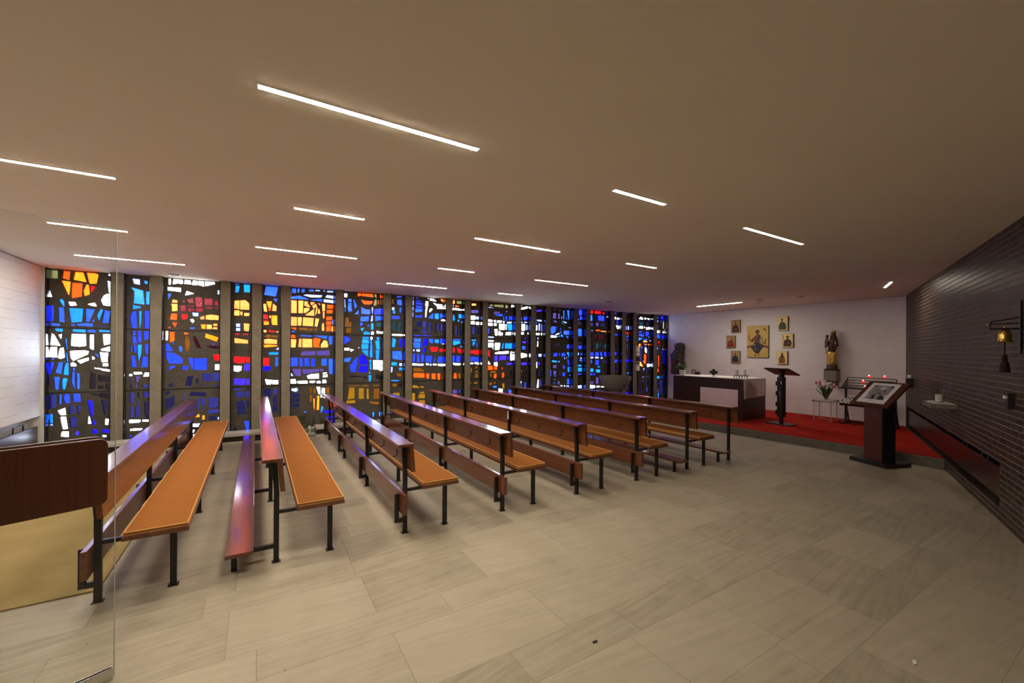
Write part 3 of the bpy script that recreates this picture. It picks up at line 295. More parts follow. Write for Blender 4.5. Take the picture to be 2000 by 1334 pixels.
9:"w3161,3030 3160,2993 3182,2995 3184,3030;w3156,2836 3183,2835 3182,2959 3160,2961;w3150,2693 3172,2692 3183,2799 3153,2798;w3151,2558 3175,2556 3178,2663 3154,2665;L3229,3030 3230,3010 3304,2992 3316,2999 3253,3030;B3237,2934 3376,2934 3376,2955 3233,2959;B3231,2856 3407,2861 3404,2903 3229,2915;B3229,2779 3402,2779 3402,2831 3232,2832;L3218,2671 3400,2693 3402,2759 3217,2764;B3221,2546 3404,2555 3406,2607 3218,2597;W3513,3030 3551,3004 3557,3030;W3579,3030 3573,2981 3769,2958 3674,3030;y3834,3030 3934,2938 3944,2987 3944,3030;W3464,2841 3545,2836 3544,2949 3478,2956;W3468,2709 3511,2711 3532,2823 3479,2824;W3466,2564 3494,2563 3508,2696 3470,2694;W3757,2847 3756,2908 3643,2937;W3762,2841 3909,2850 3908,2900 3761,2902;W3760,2792 3944,2792 3944,2835 3759,2835;W3922,2845 3944,2842 3944,2875 3922,2882;W3566,2714 3568,2678 3642,2743 3650,2786 3587,2782;L3542,2550 3678,2532 3683,2666 3645,2670;C3703,2539 3823,2532 3822,2673 3702,2667;L3846,2539 3944,2604 3944,2628 3903,2678 3845,2681;W3859,2509 3944,2485 3944,2549 3944,2550;n3247,2327 3364,2332 3369,2470 3234,2458;b3395,2315 3514,2319 3513,2464 3397,2459;b3565,2266 3622,2280 3621,2438 3551,2441;n3175,2218 3309,2222 3260,2280 3168,2277;b3384,2177 3515,2174 3514,2295 3389,2285;b3569,2182 3616,2183 3622,2238 3571,2242;n3699,2185 3757,2187 3762,2419 3704,2417;b3776,2261 3828,2263 3833,2422 3781,2420;b3854,2251 3933,2254 3931,2414 3863,2411;b3865,2172 3933,2167 3933,2211 3867,2221;B3194,2106 3359,2104 3359,2128 3187,2129;B3412,2105 3528,2108 3528,2132 3409,2135;B3557,2106 3642,2109 3629,2123 3553,2127;L3195,1967 3373,1967 3370,2047 3188,2046;L3189,1827 3343,1811 3367,1853 3360,1946 3170,1951;B3374,1835 3405,1835 3408,1937 3373,1949;U3429,1859 3536,1897 3525,2042 3428,2040;L3563,1976 3611,1946 3682,1941 3677,2045 3560,2042;C3707,1960 3824,1941 3827,2032 3703,2033;B3850,1944 3895,1926 3944,1965 3944,2051 3849,2049;W3944,1945 3902,1927 3944,1914;w3172,1744 3214,1744 3224,1774 3168,1791;w3251,1738 3350,1733 3349,1787 3251,1789;U3397,1751 3481,1691 3499,1812 3436,1817;R3619,1740 3786,1741 3815,1846 3589,1849;R3831,1748 3944,1727 3944,1798 3837,1803;B3158,1490 3226,1486 3233,1688 3166,1682;B3259,1489 3339,1473 3344,1574 3337,1688 3270,1676;B3369,1598 3364,1479 3438,1478 3462,1646 3375,1694;B3476,1490 3627,1462 3646,1476 3658,1628 3494,1628;L3685,1473 3723,1469 3748,1610 3729,1616;B3775,1473 3944,1468 3944,1609 3800,1607;W3150,1407 3436,1400 3439,1432 3149,1451;W3495,1415 3567,1407 3567,1441 3488,1447;w3583,1398 3641,1391 3647,1434 3583,1438;W3666,1403 3769,1399 3769,1432 3666,1440;W3801,1389 3944,1378 3944,1431 3792,1432;A3175,1264 3458,1247 3465,1279 3377,1335 3174,1350;O3176,1160 3194,1118 3468,1105 3467,1210 3187,1229;O3503,1091 3582,1080 3591,1198 3496,1203;O3636,1073 3752,1058 3751,1197 3636,1203;O3791,1053 3869,1038 3872,1198 3777,1196;A3888,1056 3925,1055 3940,1184 3900,1185;H3159,870 3337,863 3343,881 3256,926 3159,935;H3349,869 3455,858 3461,891 3355,904;H3149,571 3234,564 3236,742 3154,752;H3437,769 3337,761 3325,732 3462,726 3470,761 3443,811;H3298,618 3482,604 3483,709 3319,715;H3321,517 3483,454 3482,568 3320,571",
10:"y4186,2932 4241,2933 4245,3030 4195,3030 4185,3028;G4281,2944 4435,2943 4431,3013 4350,3023 4286,3019;w4186,2869 4212,2865 4227,2900 4186,2898;O4247,2859 4368,2864 4374,2886 4287,2915 4247,2901;W4179,2779 4228,2776 4228,2837 4175,2833;W4242,2784 4445,2785 4444,2807 4368,2822 4241,2837;C4186,2515 4246,2517 4253,2539 4237,2663 4185,2658;C4338,2585 4443,2580 4447,2636 4447,2658 4428,2688 4335,2676;C4319,2483 4359,2501 4391,2547 4312,2544;w4406,2473 4441,2460 4446,2518 4423,2515;b4245,2316 4326,2319 4325,2367 4244,2374;b4246,2152 4315,2150 4323,2297 4245,2300;n4366,2309 4395,2310 4395,2375 4360,2373;n4361,2155 4410,2151 4417,2279 4366,2277;n4189,2155 4206,2156 4205,2346 4187,2356;L4190,2029 4411,2028 4415,2049 4189,2055;C4191,1896 4259,1903 4400,1947 4403,2001 4190,2013;w4387,1862 4439,1841 4439,1892;R4192,1717 4251,1717 4250,1844 4189,1838;R4330,1717 4437,1712 4428,1798 4306,1829;B4185,1484 4253,1478 4251,1637 4184,1637;B4277,1483 4400,1468 4413,1608 4399,1628 4283,1628;W4211,1404 4406,1400 4405,1438 4237,1450 4195,1465;A4349,1221 4386,1220 4380,1245 4338,1246;O4214,1065 4313,1062 4302,1193 4223,1195;A4350,1066 4424,1064 4428,1181 4328,1183;P4196,682 4331,685 4331,772 4192,783;b4358,693 4432,695 4431,789 4357,785",
11:"y4705,2923 4844,2932 4843,2986 4704,2977;D4886,2940 4917,2942 4917,2980 4886,2978;P4694,2730 4906,2742 4918,2788 4906,2826 4687,2808;W4687,2567 4816,2570 4815,2668 4686,2667;w4822,2574 4926,2580 4929,2652 4824,2647;W4688,2448 4799,2438 4798,2529 4687,2524;W4825,2443 4930,2438 4932,2509 4820,2505;b4716,2196 4822,2194 4823,2374 4714,2381;n4861,2184 4916,2196 4903,2355 4860,2353;C4705,2015 4848,2018 4850,2047 4705,2050;C4752,1857 4838,1985 4729,1987;L4849,1850 4886,1856 4887,1966 4851,1971;L4898,1873 4925,1868 4918,1928;R4695,1692 4852,1692 4846,1785 4692,1757;R4677,1706 4765,1687 4753,1786 4677,1770;R4798,1674 4928,1674 4927,1782 4794,1781;B4684,1490 4927,1488 4928,1588 4749,1615 4681,1608;W4679,1421 4772,1420 4772,1457 4679,1457;W4800,1430 4872,1414 4927,1405 4929,1455 4794,1459;A4681,1200 4743,1198 4751,1287 4734,1327 4680,1323;A4811,1301 4911,1314 4905,1356 4806,1355;A4829,1206 4909,1197 4912,1242 4823,1246;A4696,1071 4720,1071 4728,1184 4697,1184;A4813,1066 4918,1070 4915,1170 4812,1169;H4683,929 4726,927 4737,947 4682,958;A4778,906 4906,904 4908,956 4778,955",
12:"G5230,2941 5338,2941 5337,2996 5278,2992 5216,2964;G5361,2939 5673,2929 5673,3006 5357,2991;G5709,2919 5803,2924 5810,3004 5709,3014;W5898,2955 5958,2959 5958,3010 5935,3029 5898,3001;w5189,2900 5376,2895 5376,2903 5188,2920;P5363,2729 5412,2726 5560,2777 5564,2808 5358,2812;P5725,2792 5797,2820 5811,2852 5721,2847;L5632,2696 5646,2759 5539,2745 5398,2701;L5647,2583 5694,2585 5694,2697 5646,2695;L5723,2580 5784,2583 5783,2701 5722,2698;B5820,2603 5957,2610 5952,2703 5820,2701;B5675,2727 5704,2728 5703,2769 5674,2768;W5180,2536 5327,2530 5326,2581 5180,2601;W5364,2528 5427,2524 5427,2583 5360,2580;W5456,2520 5612,2530 5611,2579 5455,2572;W5640,2521 5695,2517 5695,2567 5640,2564;w5763,2507 5931,2518 5931,2564 5758,2553;W5185,2427 5327,2429 5327,2498 5180,2508;W5361,2434 5456,2437 5456,2499 5360,2500;W5521,2334 5706,2335 5710,2489 5512,2491;W5731,2332 5764,2333 5763,2489 5730,2488;C5798,2322 5958,2331 5958,2341 5949,2496 5778,2487;L5187,2218 5235,2219 5241,2361 5181,2357;W5399,2178 5486,2177 5471,2354 5376,2333;W5503,2263 5571,2265 5571,2294 5502,2292;W5503,2183 5636,2184 5642,2255 5503,2257;W5715,2195 5904,2194 5906,2275 5736,2264;W5921,2204 5951,2205 5950,2283 5921,2282;w5181,2109 5381,2109 5381,2138 5178,2145;W5181,2012 5368,2015 5368,2040 5178,2048;W5182,1863 5365,1865 5364,1972 5179,1969;W5398,1792 5539,1797 5566,1976 5396,1973;C5600,1830 5674,1829 5680,1971 5630,1970;C5700,1829 5954,1831 5953,1975 5702,1968;W5346,1771 5362,1838 5321,1844;R5176,1742 5263,1742 5263,1776 5176,1778;R5181,1637 5260,1592 5263,1728 5180,1727;W5405,1679 5561,1682 5831,1695 5831,1758 5518,1741 5391,1710;W5878,1712 5958,1712 5958,1743 5878,1743;W5868,1512 5958,1508 5958,1684 5871,1687;V5382,1495 5503,1494 5501,1635 5381,1633;V5519,1512 5763,1523 5762,1635 5540,1633;V5785,1523 5836,1523 5835,1598 5784,1598;V5764,1386 5957,1384 5956,1444 5763,1446;W5169,1405 5285,1410 5205,1499 5168,1496;W5373,1369 5485,1359 5484,1463 5372,1462;O5180,1260 5353,1257 5345,1369 5179,1379;O5373,1269 5486,1261 5485,1338 5369,1340;A5242,1186 5311,1172 5479,1181 5395,1250 5242,1210;O5180,1175 5204,1175 5203,1214 5180,1214;O5172,1055 5202,1054 5201,1157 5171,1157;A5264,1052 5319,1063 5328,1157 5245,1156;O5365,1037 5459,1032 5465,1154 5374,1153;O5606,1275 5649,1270 5656,1307 5627,1369;O5615,1045 5694,1042 5700,1176 5619,1180;D5854,1048 5934,1046 5933,1246 5852,1248;A5245,834 5348,867 5348,928 5219,926;A5372,878 5442,869 5450,939 5369,927;C5342,791 5471,786 5471,828 5342,833;H5624,819 5646,757 5714,744 5717,884 5623,891;W5514,654 5640,643 5653,738 5513,756;M5623,946 5716,943 5716,962 5623,965;n5809,781 5944,782 5958,838 5811,850;L5827,631 5948,621 5944,688 5812,719;R5857,596 5938,592 5937,617 5857,621",
13:"W6218,3030 6218,3003 6249,3004 6248,3030;W6219,2907 6443,2959 6447,3014 6219,2954;n6319,2743 6403,2748 6403,2777 6319,2773;L6221,2611 6262,2613 6262,2700 6221,2698;B6297,2625 6420,2630 6450,2722 6304,2702;w6222,2539 6282,2541 6282,2576 6222,2573;w6317,2549 6436,2552 6443,2574 6317,2581;W6238,2327 6360,2336 6359,2513 6233,2505;w6391,2345 6452,2362 6441,2497 6390,2504;W6224,2221 6320,2228 6322,2288 6224,2281;W6427,2227 6453,2218 6462,2256 6462,2286 6427,2287;V6264,1987 6394,1976 6408,2043 6263,2035;B6339,2103 6416,2105 6416,2124 6339,2122;L6257,1815 6380,1803 6383,1893 6257,1917;W6229,1567 6423,1605 6427,1681 6223,1717;V6226,1381 6413,1381 6444,1389 6421,1449 6225,1442;Y6237,1152 6262,1158 6266,1228 6231,1235;w6240,1101 6263,1101 6262,1139 6240,1139;D6346,1098 6416,1097 6415,1225 6346,1226;W6219,879 6254,878 6253,925 6219,926;L6235,745 6265,738 6280,858 6234,866;b6322,735 6426,731 6425,898 6320,901;n6241,936 6302,934 6301,998 6241,999",
14:"V6730,2881 6930,2900 6937,2949 6730,2924;P6731,2722 6763,2724 6762,2825 6730,2824;w6748,2619 6932,2601 6935,2654 6747,2658;L6721,2540 6772,2542 6772,2588 6721,2585;W6723,2345 6770,2347 6780,2501 6722,2494;w6809,2348 6869,2347 6876,2546 6807,2556;w6905,2325 6942,2319 6940,2523 6900,2547;W6724,2222 6854,2221 6857,2277 6719,2280;W6894,2219 6943,2221 6942,2286 6894,2285;w6772,2086 6823,2087 6823,2152 6772,2151;W6761,1891 6801,1891 6808,2048 6768,2047;w6740,1581 6771,1581 6771,1682 6739,1682;w6811,1604 6931,1610 6939,1689 6811,1682;w6740,1492 6772,1492 6772,1557 6740,1557;W6742,1287 6778,1286 6777,1459 6741,1460;V6800,1381 6885,1380 6884,1439 6800,1440;A6728,1076 6759,1075 6759,1193 6727,1193;n6807,1061 6903,1059 6902,1216 6806,1218;W6754,724 6826,728 6832,963 6792,964;L6714,804 6738,803 6737,952 6713,953;b6849,773 6946,769 6944,953 6848,956;W6747,662 6799,660 6799,677 6747,679",
15:"P7224,2702 7272,2704 7271,2826 7223,2823;P7300,2711 7451,2712 7455,2880 7319,2878;P7498,2718 7588,2719 7591,2871 7501,2868;P7223,2862 7271,2865 7271,2896 7222,2893;w7626,2715 7666,2717 7666,2793 7626,2791;C7702,2707 7752,2707 7758,2970 7686,2964;C7788,2785 7831,2798 7780,2881;w7807,2714 7854,2714 7839,2759 7803,2768;L7880,2713 7953,2713 7947,2990 7830,2980;D7340,2935 7452,2942 7451,3030 7435,3030 7339,3024;D7521,3030 7522,2946 7593,2950 7592,3030;w7298,2616 7325,2617 7325,2676 7297,2675;P7342,2613 7475,2590 7479,2658 7356,2671;D7532,2576 7596,2578 7595,2663 7531,2660;T7624,2568 7754,2551 7884,2613 7738,2663 7624,2658;w7782,2603 7869,2618 7667,2660;L7222,2386 7255,2267 7345,2268 7442,2343 7441,2483 7271,2488;B7449,2343 7477,2344 7497,2479 7455,2483;L7576,2386 7629,2388 7628,2458 7575,2456;L7581,2308 7612,2284 7669,2310 7626,2360 7576,2347;w7907,2452 7973,2454 7973,2485 7907,2483;L7710,2264 7971,2256 7973,2333 7973,2382 7709,2370;W7450,2235 7570,2279 7555,2309 7408,2249;W7242,2163 7472,2176 7500,2199 7359,2224 7237,2218;C7521,2192 7599,2196 7584,2252 7516,2211;C7610,2194 7730,2193 7677,2263 7610,2252;L7844,2156 7916,2164 7916,2221 7792,2232;D7341,1911 7630,1898 7629,1999 7340,1995;B7824,1860 7960,1839 7959,1965 7845,1969;B7225,1627 7267,1627 7266,1715 7224,1715;B7339,1619 7504,1619 7506,1711 7356,1710;B7546,1627 7600,1627 7600,1713 7546,1713;B7639,1619 7790,1621 7818,1661 7775,1717 7638,1711;C7906,1575 7943,1575 7942,1737 7825,1737;w7740,1536 7793,1524 7783,1581 7732,1581;w7819,1555 7863,1555 7863,1596 7819,1596;C7289,1455 7498,1436 7505,1475 7393,1498 7281,1501;w7527,1442 7583,1441 7583,1480 7526,1481;B7894,1334 7964,1369 7929,1524 7851,1518;P7322,1276 7486,1274 7489,1363 7324,1360;P7546,1335 7577,1334 7577,1391 7545,1391;B7699,1254 7785,1247 7792,1346 7698,1344;C7878,1148 7965,1146 7967,1301 7872,1302;P7343,1087 7473,1084 7472,1194 7339,1196;L7219,1040 7285,1038 7283,1216 7217,1217;w7565,1054 7586,1053 7585,1194 7564,1194;P7340,1037 7492,1033 7491,1063 7340,1059;B7679,1028 7794,1025 7796,1135 7678,1135;w7918,1037 7969,1035 7969,1072 7918,1073;L7218,808 7266,806 7265,950 7217,952;P7324,937 7464,933 7470,955 7324,956;T7325,809 7451,805 7453,878 7325,878;P7503,797 7603,794 7602,895 7503,898;L7854,781 7968,781 7967,946 7853,950;W7553,723 7696,711 7703,753 7610,760 7518,746;W7739,698 7797,696 7797,753 7739,755;w7826,701 7957,690 7960,741 7818,749;w7273,756 7308,755 7308,782 7273,784",
16:"B8278,2953 8297,2853 8442,2863 8448,3027 8293,3024;B8321,2730 8405,2722 8458,2753 8450,2823 8316,2828;w8261,2704 8306,2706 8306,2746 8261,2744;n8269,2571 8436,2577 8436,2659 8269,2652;L8269,2233 8436,2225 8437,2432 8331,2469 8263,2423;n8266,1998 8426,2000 8425,2041 8266,2038;B8275,1842 8439,1843 8441,1942 8274,1944;w8265,1649 8322,1644 8329,1725 8264,1725;L8368,1650 8451,1644 8458,1714 8367,1719;w8353,1548 8445,1539 8444,1580 8345,1574;V8263,1505 8301,1505 8300,1545 8263,1545;L8326,1475 8458,1448 8445,1525 8326,1528;C8267,1308 8439,1312 8438,1355 8264,1366;C8269,1155 8451,1160 8450,1265 8265,1273;B8266,1065 8403,1062 8460,1084 8266,1105;w8270,634 8437,624 8451,743 8266,735",
17:"R8754,3030 8755,2942 8884,2937 8887,3030;R8928,3030 8928,2946 9215,2946 9226,3022 9138,3030;R9267,2933 9366,2939 9365,3005 9267,3000;B9266,3030 9266,3024 9340,3028 9340,3030;B9431,3030 9432,2909 9483,2912 9483,3030;C8764,2712 8867,2717 8846,2900 8763,2892;B9002,2735 9042,2736 9041,2898 9001,2896;B9082,2736 9367,2729 9366,2884 9070,2899;W9483,2819 9483,2879 9412,2880;L9458,2706 9483,2707 9483,2768 9458,2767;b8773,2553 8884,2551 8891,2664 8773,2665;P8987,2579 9027,2557 9108,2545 9126,2668 8975,2662;n9156,2561 9435,2541 9434,2657 9172,2646;w8814,2389 8854,2372 8869,2432 8809,2436;O8981,2406 9174,2406 9173,2448 9084,2453 8957,2417;y9182,2394 9450,2384 9456,2409 9174,2420;B8752,2263 8784,2264 8798,2400 8751,2393;B8758,2186 8789,2187 8789,2228 8757,2228;w9456,2451 9483,2452 9483,2491 9455,2490;M8903,2201 9062,2199 9078,2283 8902,2279;M9103,2152 9372,2170 9421,2280 9110,2272;T8814,1821 8850,1821 8857,2022 8801,2022;T8764,1826 8792,1826 8790,2021 8762,2021;T9001,1828 9114,1853 9136,2021 8992,2007;T9138,1853 9210,1902 9242,2023 9161,2009;T9355,1855 9424,1843 9473,1892 9476,2014 9357,2000;w9292,1921 9333,1921 9332,1976 9291,1975;B8757,1622 8915,1618 8925,1733 8752,1736;B8958,1626 9135,1630 9134,1744 8970,1743;B9188,1612 9294,1612 9269,1747 9163,1746;B9352,1614 9446,1618 9450,1748 9342,1751;W8778,1559 8895,1559 8900,1594 8778,1589;w8948,1555 9135,1552 9135,1600 8947,1594;W9205,1552 9287,1545 9303,1570 9200,1582;L8791,1399 8849,1393 8861,1470 8837,1515 8774,1515;B8973,1359 9142,1348 9141,1498 8980,1505;B9215,1359 9247,1353 9238,1467 9211,1480;B9292,1443 9345,1442 9345,1485 9292,1485;B9411,1418 9477,1411 9477,1447 9394,1454;C9062,1280 9183,1266 9199,1299 9053,1313;C8761,1137 8903,1135 8934,1208 8887,1242 8761,1237;C8994,1123 9201,1107 9200,1197 8993,1213;B8754,1034 8888,1030 8888,1087 8754,1090;B8904,1030 9000,1028 8999,1087 8904,1089;P8994,765 9142,760 9140,952 8992,962;P8760,768 8922,762 8922,839 8759,845;W8750,626 8971,635 8978,712 8744,733;W9027,645 9180,651 9180,687 9026,702;W9221,647 9442,634 9351,680 9212,673",
18:"B9801,3030 9805,2968 9878,2971 9884,3030;W9799,2807 9885,2805 9853,2884 9793,2875;W9905,2802 9987,2806 9987,2865 9905,2861;B9796,2635 9825,2636 9823,2771 9794,2770;B9890,2644 9976,2642 9978,2784 9888,2784;W9882,2539 9925,2491 9987,2504 9987,2608 9847,2612;B9797,2493 9822,2494 9822,2568 9796,2567;B9798,2290 9970,2294 9970,2325 9798,2333;D9810,1871 9879,1872 9878,2008 9809,2007;B9922,1823 9979,1823 9979,1860 9922,1860;B9799,1652 9864,1649 9923,1705 9863,1748 9794,1748;B9806,1404 9934,1425 9959,1502 9800,1507;U9796,1143 9834,1130 9841,1241 9790,1248;B9893,1185 9927,1190 9884,1284 9849,1290;D9929,1029 9987,1028 9987,1109 9928,1110",
19:"B10296,3030 10297,2996 10359,2999 10359,3030;w10289,2484 10354,2487 10353,2606 10288,2604;w10384,2488 10470,2490 10469,2610 10383,2607;R10302,2372 10346,2364 10462,2373 10471,2406 10302,2403;A10347,2306 10472,2310 10472,2345 10347,2342;L10330,2253 10446,2253 10454,2284 10294,2280;b10322,2090 10456,2092 10464,2218 10321,2215;b10351,1826 10440,1820 10447,2022 10358,2021;n10326,1561 10460,1560 10459,1674 10326,1674;U10301,1429 10461,1427 10470,1510 10291,1508;n10321,1209 10445,1207 10444,1358 10319,1359;C10296,1027 10340,1026 10339,1076 10295,1077;C10372,1029 10456,1027 10461,1086 10366,1088;W10386,855 10470,827 10462,893;b10300,556 10442,550 10441,727 10298,732;U10328,360 10444,361 10448,468 10398,451 10283,406",
20:"C10807,3030 10807,3005 10890,3009 10890,3030;w10955,3030 10955,3019 11021,3022 11021,3030;W11031,2858 11154,2867 11068,2941 10993,2941 10916,2876;W11186,2869 11306,2874 11305,2922 11182,2914;W11344,2872 11489,2876 11489,2902 11334,2915;L10805,2794 10846,2795 10845,2879 10805,2877;L10916,2818 10976,2801 10985,2834 10910,2850;V11393,2817 11489,2808 11489,2850 11383,2845;T10931,2658 11165,2667 11164,2770 10930,2760;T11184,2667 11231,2669 11230,2832 11183,2830;n11279,2645 11452,2651 11451,2769 11278,2762;W10918,2554 11132,2549 11137,2633 10918,2618;W11175,2576 11232,2568 11260,2616 11169,2617;W11271,2521 11492,2541 11491,2613 11270,2592;B10914,2413 11092,2411 11110,2457 10914,2454;B10915,2303 11168,2271 11206,2356 10914,2374;B11139,2393 11215,2395 11214,2428 11139,2426;B11248,2286 11407,2316 11464,2403 11415,2454 11247,2442;C11394,2243 11471,2245 11475,2298 11388,2283;C10898,2130 11141,2218 10902,2245;W11437,2126 11495,2128 11495,2167 11437,2166;y11117,2084 11342,2088 11383,2119 11226,2162 11117,2127;B11151,2158 11379,2162 11379,2204 11150,2199;y11174,2018 11352,2010 11352,2027 11167,2037;Y11371,2001 11493,1983 11496,2029 11365,2034;Y10909,1950 10974,1899 11030,1964 11042,2035 10908,2033;L11018,1874 11115,1862 11133,1953 11030,1954;b11181,1940 11352,1942 11352,2001 11180,1999;W11210,1797 11259,1733 11316,1720 11321,1837 11286,1909 11209,1914;b11392,1838 11469,1838 11468,1943 11391,1942;b10979,1358 11082,1357 11087,1842 10988,1848;O11173,1356 11290,1355 11322,1661 11173,1719;b11402,1354 11483,1353 11479,1793 11398,1792;y10961,1305 11064,1272 11177,1270 11044,1427 10960,1421;w11157,1407 11214,1387 11176,1452 11109,1459;O11214,1422 11261,1412 11270,1471 11204,1465;W11330,1246 11498,1272 11498,1367 11325,1353;b11347,1405 11424,1404 11424,1437 11347,1438;w11150,1135 11197,1134 11235,1204 11130,1206;M10917,1023 10982,1022 10981,1086 10916,1087;M10918,920 10992,918 10992,957 10917,959;P11047,1033 11085,1032 11083,1213 11046,1214;w11105,896 11180,898 11190,919 11105,926;b11199,919 11467,912 11467,932 11199,939;w11106,760 11144,752 11134,830 11096,838;L11004,608 11042,594 11045,814 11002,815;L10917,535 10949,533 10947,765 10915,766;b11099,501 11150,499 11148,707 11097,708;B11006,389 11053,387 11052,523 10999,538;b11289,415 11404,410 11422,560 11278,565;B11167,252 11224,249 11214,354 11166,356;n11259,638 11393,633 11391,816 11257,820;n11274,1028 11447,1024 11446,1168 11273,1171",
21:"L11851,3030 11851,3010 11911,3013 11911,3030;R11991,3030 11991,3022 12042,3025 12041,3030;L11852,2919 11932,2923 11931,2974 11852,2970;B11992,2926 12220,2931 12220,3016 11991,2999;B12073,2865 12205,2871 12205,2902 12073,2896;w11839,2802 11923,2809 11892,2868 11833,2858;w11993,2803 12044,2801 12053,2848 11983,2858;W12126,2583 12177,2584 12175,2833 12124,2831;T11845,2560 11935,2563 11934,2703 11844,2699;P12015,2632 12066,2587 12080,2755 12003,2772;W11842,2424 11976,2437 11976,2511 11836,2513;W12178,2477 12097,2501 12128,2428 12220,2431 12220,2433 12220,2596 12208,2599;V12017,2418 12087,2420 12087,2460 12016,2458;B11838,2240 12018,2237 12038,2312 12007,2378 11831,2373;B12089,2239 12220,2218 12220,2352 12084,2353;R11879,2068 11994,2067 12005,2130 11879,2128;R11940,1962 12001,1943 12000,2010 11910,2015;w11820,2094 11859,2094 11859,2127 11819,2127;w11821,1967 11870,1968 11870,2008 11820,2007;w11822,1848 11891,1848 11891,1928 11821,1927;w11896,1835 11942,1835 11941,1929 11895,1928;w12092,1850 12220,1843 12220,1875 12092,1881;w11897,1688 11933,1688 11932,1808 11896,1808;B12086,1454 12127,1400 12133,1810 12062,1816;U12137,1386 12219,1305 12220,1305 12220,1810 12174,1810;w11826,1362 11846,1362 11843,1675 11823,1675;O11893,1242 11973,1234 11973,1642 11889,1648;w11897,1261 11947,1260 11945,1387 11895,1387;O11855,1061 11948,1066 11962,1146 11907,1207 11861,1194;w11835,1421 11865,1421 11865,1474 11835,1474;U12151,1008 12220,1010 12220,1078 12140,1076;C11825,849 12025,844 12030,920 11820,923;L12065,849 12142,847 12141,917 12064,919;L12166,853 12220,855 12220,919 12166,924;D12109,1170 12200,1169 12198,1357 12107,1358;C11933,519 11973,511 11941,753 11905,760;C11873,562 11903,554 11891,741 11851,756;C11956,231 11976,224 11984,464 11944,472;C11886,162 11956,165 11955,325 11885,335;w11869,349 11925,346 11924,480 11868,482;b11985,303 12220,292 12220,777 11981,785;R12218,140 12220,140 12220,265 12208,266",
}
# ------------------------------------------------------------------ setting
struct(MB().box(-3.3, 12.6, -4.2, 9.9, -0.2, 0.0).build('floor', M['floor']))
struct(MB().box(-3.3, 12.6, -4.2, 9.9, ZC, ZC+0.2).build('ceiling', M['ceiling']))
struct(MB().box(XB, XB+0.25, 2.6, 9.9, 0, ZC).build('wall_back', M['white_wall_smooth']))
m = MB()
m.box(XL-0.35, XL, -4.2, 9.9, 0.69, ZC); m.box(XL-0.35, XL, -4.2, 9.9, 0, 0.10); m.box(XL-0.35, XL-0.16, -4.2, 9.9, 0.10, 0.69); m.box(XL-0.16, XL, 9.49, 9.9, 0.10, 0.69)
struct(m.build('wall_left', M['white_wall']))
m = MB()
NZ0, NZ1, NS0, NS1 = 0.147, 0.615, -6.02, -0.12
m.box(-17, 0.8, -0.4, -0.2, 0, ZC)
m.box(-17, 0.8, -0.2, 0, NZ1, ZC); m.box(-17, 0.8, -0.2, 0, 0, NZ0)
m.box(-17, NS0, -0.2, 0, NZ0, NZ1); m.box(NS1, 0.8, -0.2, 0, NZ0, NZ1)
struct(m.build('wall_right', M['brick'], loc=W0, rotz=TH))

# altar step with carpet on top
def step_x(y): return 8.756 + (5.88-y)*0.0455
yb = 1.94
poly = [(step_x(9.5), 9.5), (step_x(yb), yb), (XB+0.02, 3.276+0.008), (XB+0.02, 9.5)]
m = MB(); m.prism(poly, 'z', 0.0, STEP-0.045)
m.prism([(poly[0][0]-0.012, 9.5), (poly[1][0]-0.012, yb-0.005), poly[2], poly[3]], 'z', STEP-0.042, STEP-0.01)
m.prism([(poly[0][0]+0.01, 9.5), (poly[1][0]+0.01, yb+0.005), poly[2], poly[3]], 'z', STEP-0.045, STEP-0.042)
struct(m.build('trim_21', M['step_stone']))
o = MB().prism([(step_x(9.45)+0.005, 9.45), (step_x(yb)+0.03, yb+0.02), (XB-0.01, 3.30), (XB-0.01, 9.45)], 'z', STEP-0.01, STEP).build('carpet', M['carpet'])
tag(o, 'red carpet covering the raised altar step', 'carpet')
o = MB().box(-2.88, -0.965, 4.12, 8.6, 0.0, 0.012, 0.004).build('rug', M['rug'])
tag(o, 'khaki beige rug on the stone floor under the leftmost pew', 'rug')

# window wall: concrete fins, panels of concrete set with chunks of glass
K = 0.5036
FINS = [-4,-3,-1,0,1,3,5,6,8,9,10,12,13,14,16,17,19,20,21,23]
for i, k in enumerate(FINS):
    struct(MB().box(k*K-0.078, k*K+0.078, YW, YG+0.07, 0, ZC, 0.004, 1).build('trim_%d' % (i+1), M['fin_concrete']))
m = MB().box(XL-0.02, XL+0.03, 9.485, YG+0.05, 0, ZC)
m.box(XB-0.013, XB+0.01, 9.57, YG+0.05, 0, ZC)
struct(m.build('trim_22', M['white_paint']))
m = MB(); m.box(XL, XL+0.004, -4.0, 9.485, ZC-0.007, ZC); m.box(XB-0.003, XB, 3.3, 9.6, ZC-0.005, ZC)
struct(m.build('trim_23', M['black_matte']))  # black strip stands in for the shadow line along the ceiling edge
struct(MB().box(XL-0.1, XB+0.1, YG-0.05, YG+0.12, 0, 0.12).build('baseboard_window', M['fin_concrete']))
PANE_TONE = {'W':(0.95,0.97,1.0),'w':(0.36,0.50,0.72),'O':(0.62,0.092,0.005),'Y':(0.95,0.33,0.012),'y':(0.95,0.42,0.08),'R':(0.50,0.008,0.010),
 'c':(0.26,0.009,0.026),'M':(0.028,0.001,0.005),'B':(0.018,0.050,0.70),'b':(0.020,0.021,0.13),'n':(0.008,0.008,0.042),'C':(0.010,0.265,0.60),
 'L':(0.024,0.105,0.50),'V':(0.055,0.024,0.42),'P':(0.075,0.045,0.20),'G':(0.19,0.175,0.065),'T':(0.006,0.035,0.05),'D':(0.008,0.006,0.009),
 'A':(0.165,0.052,0.004),'H':(0.27,0.115,0.006),'K':(0.014,0.012,0.004),'U':(0.010,0.006,0.75)}  # dark tones low down also carry the darkness of the blocked view outside
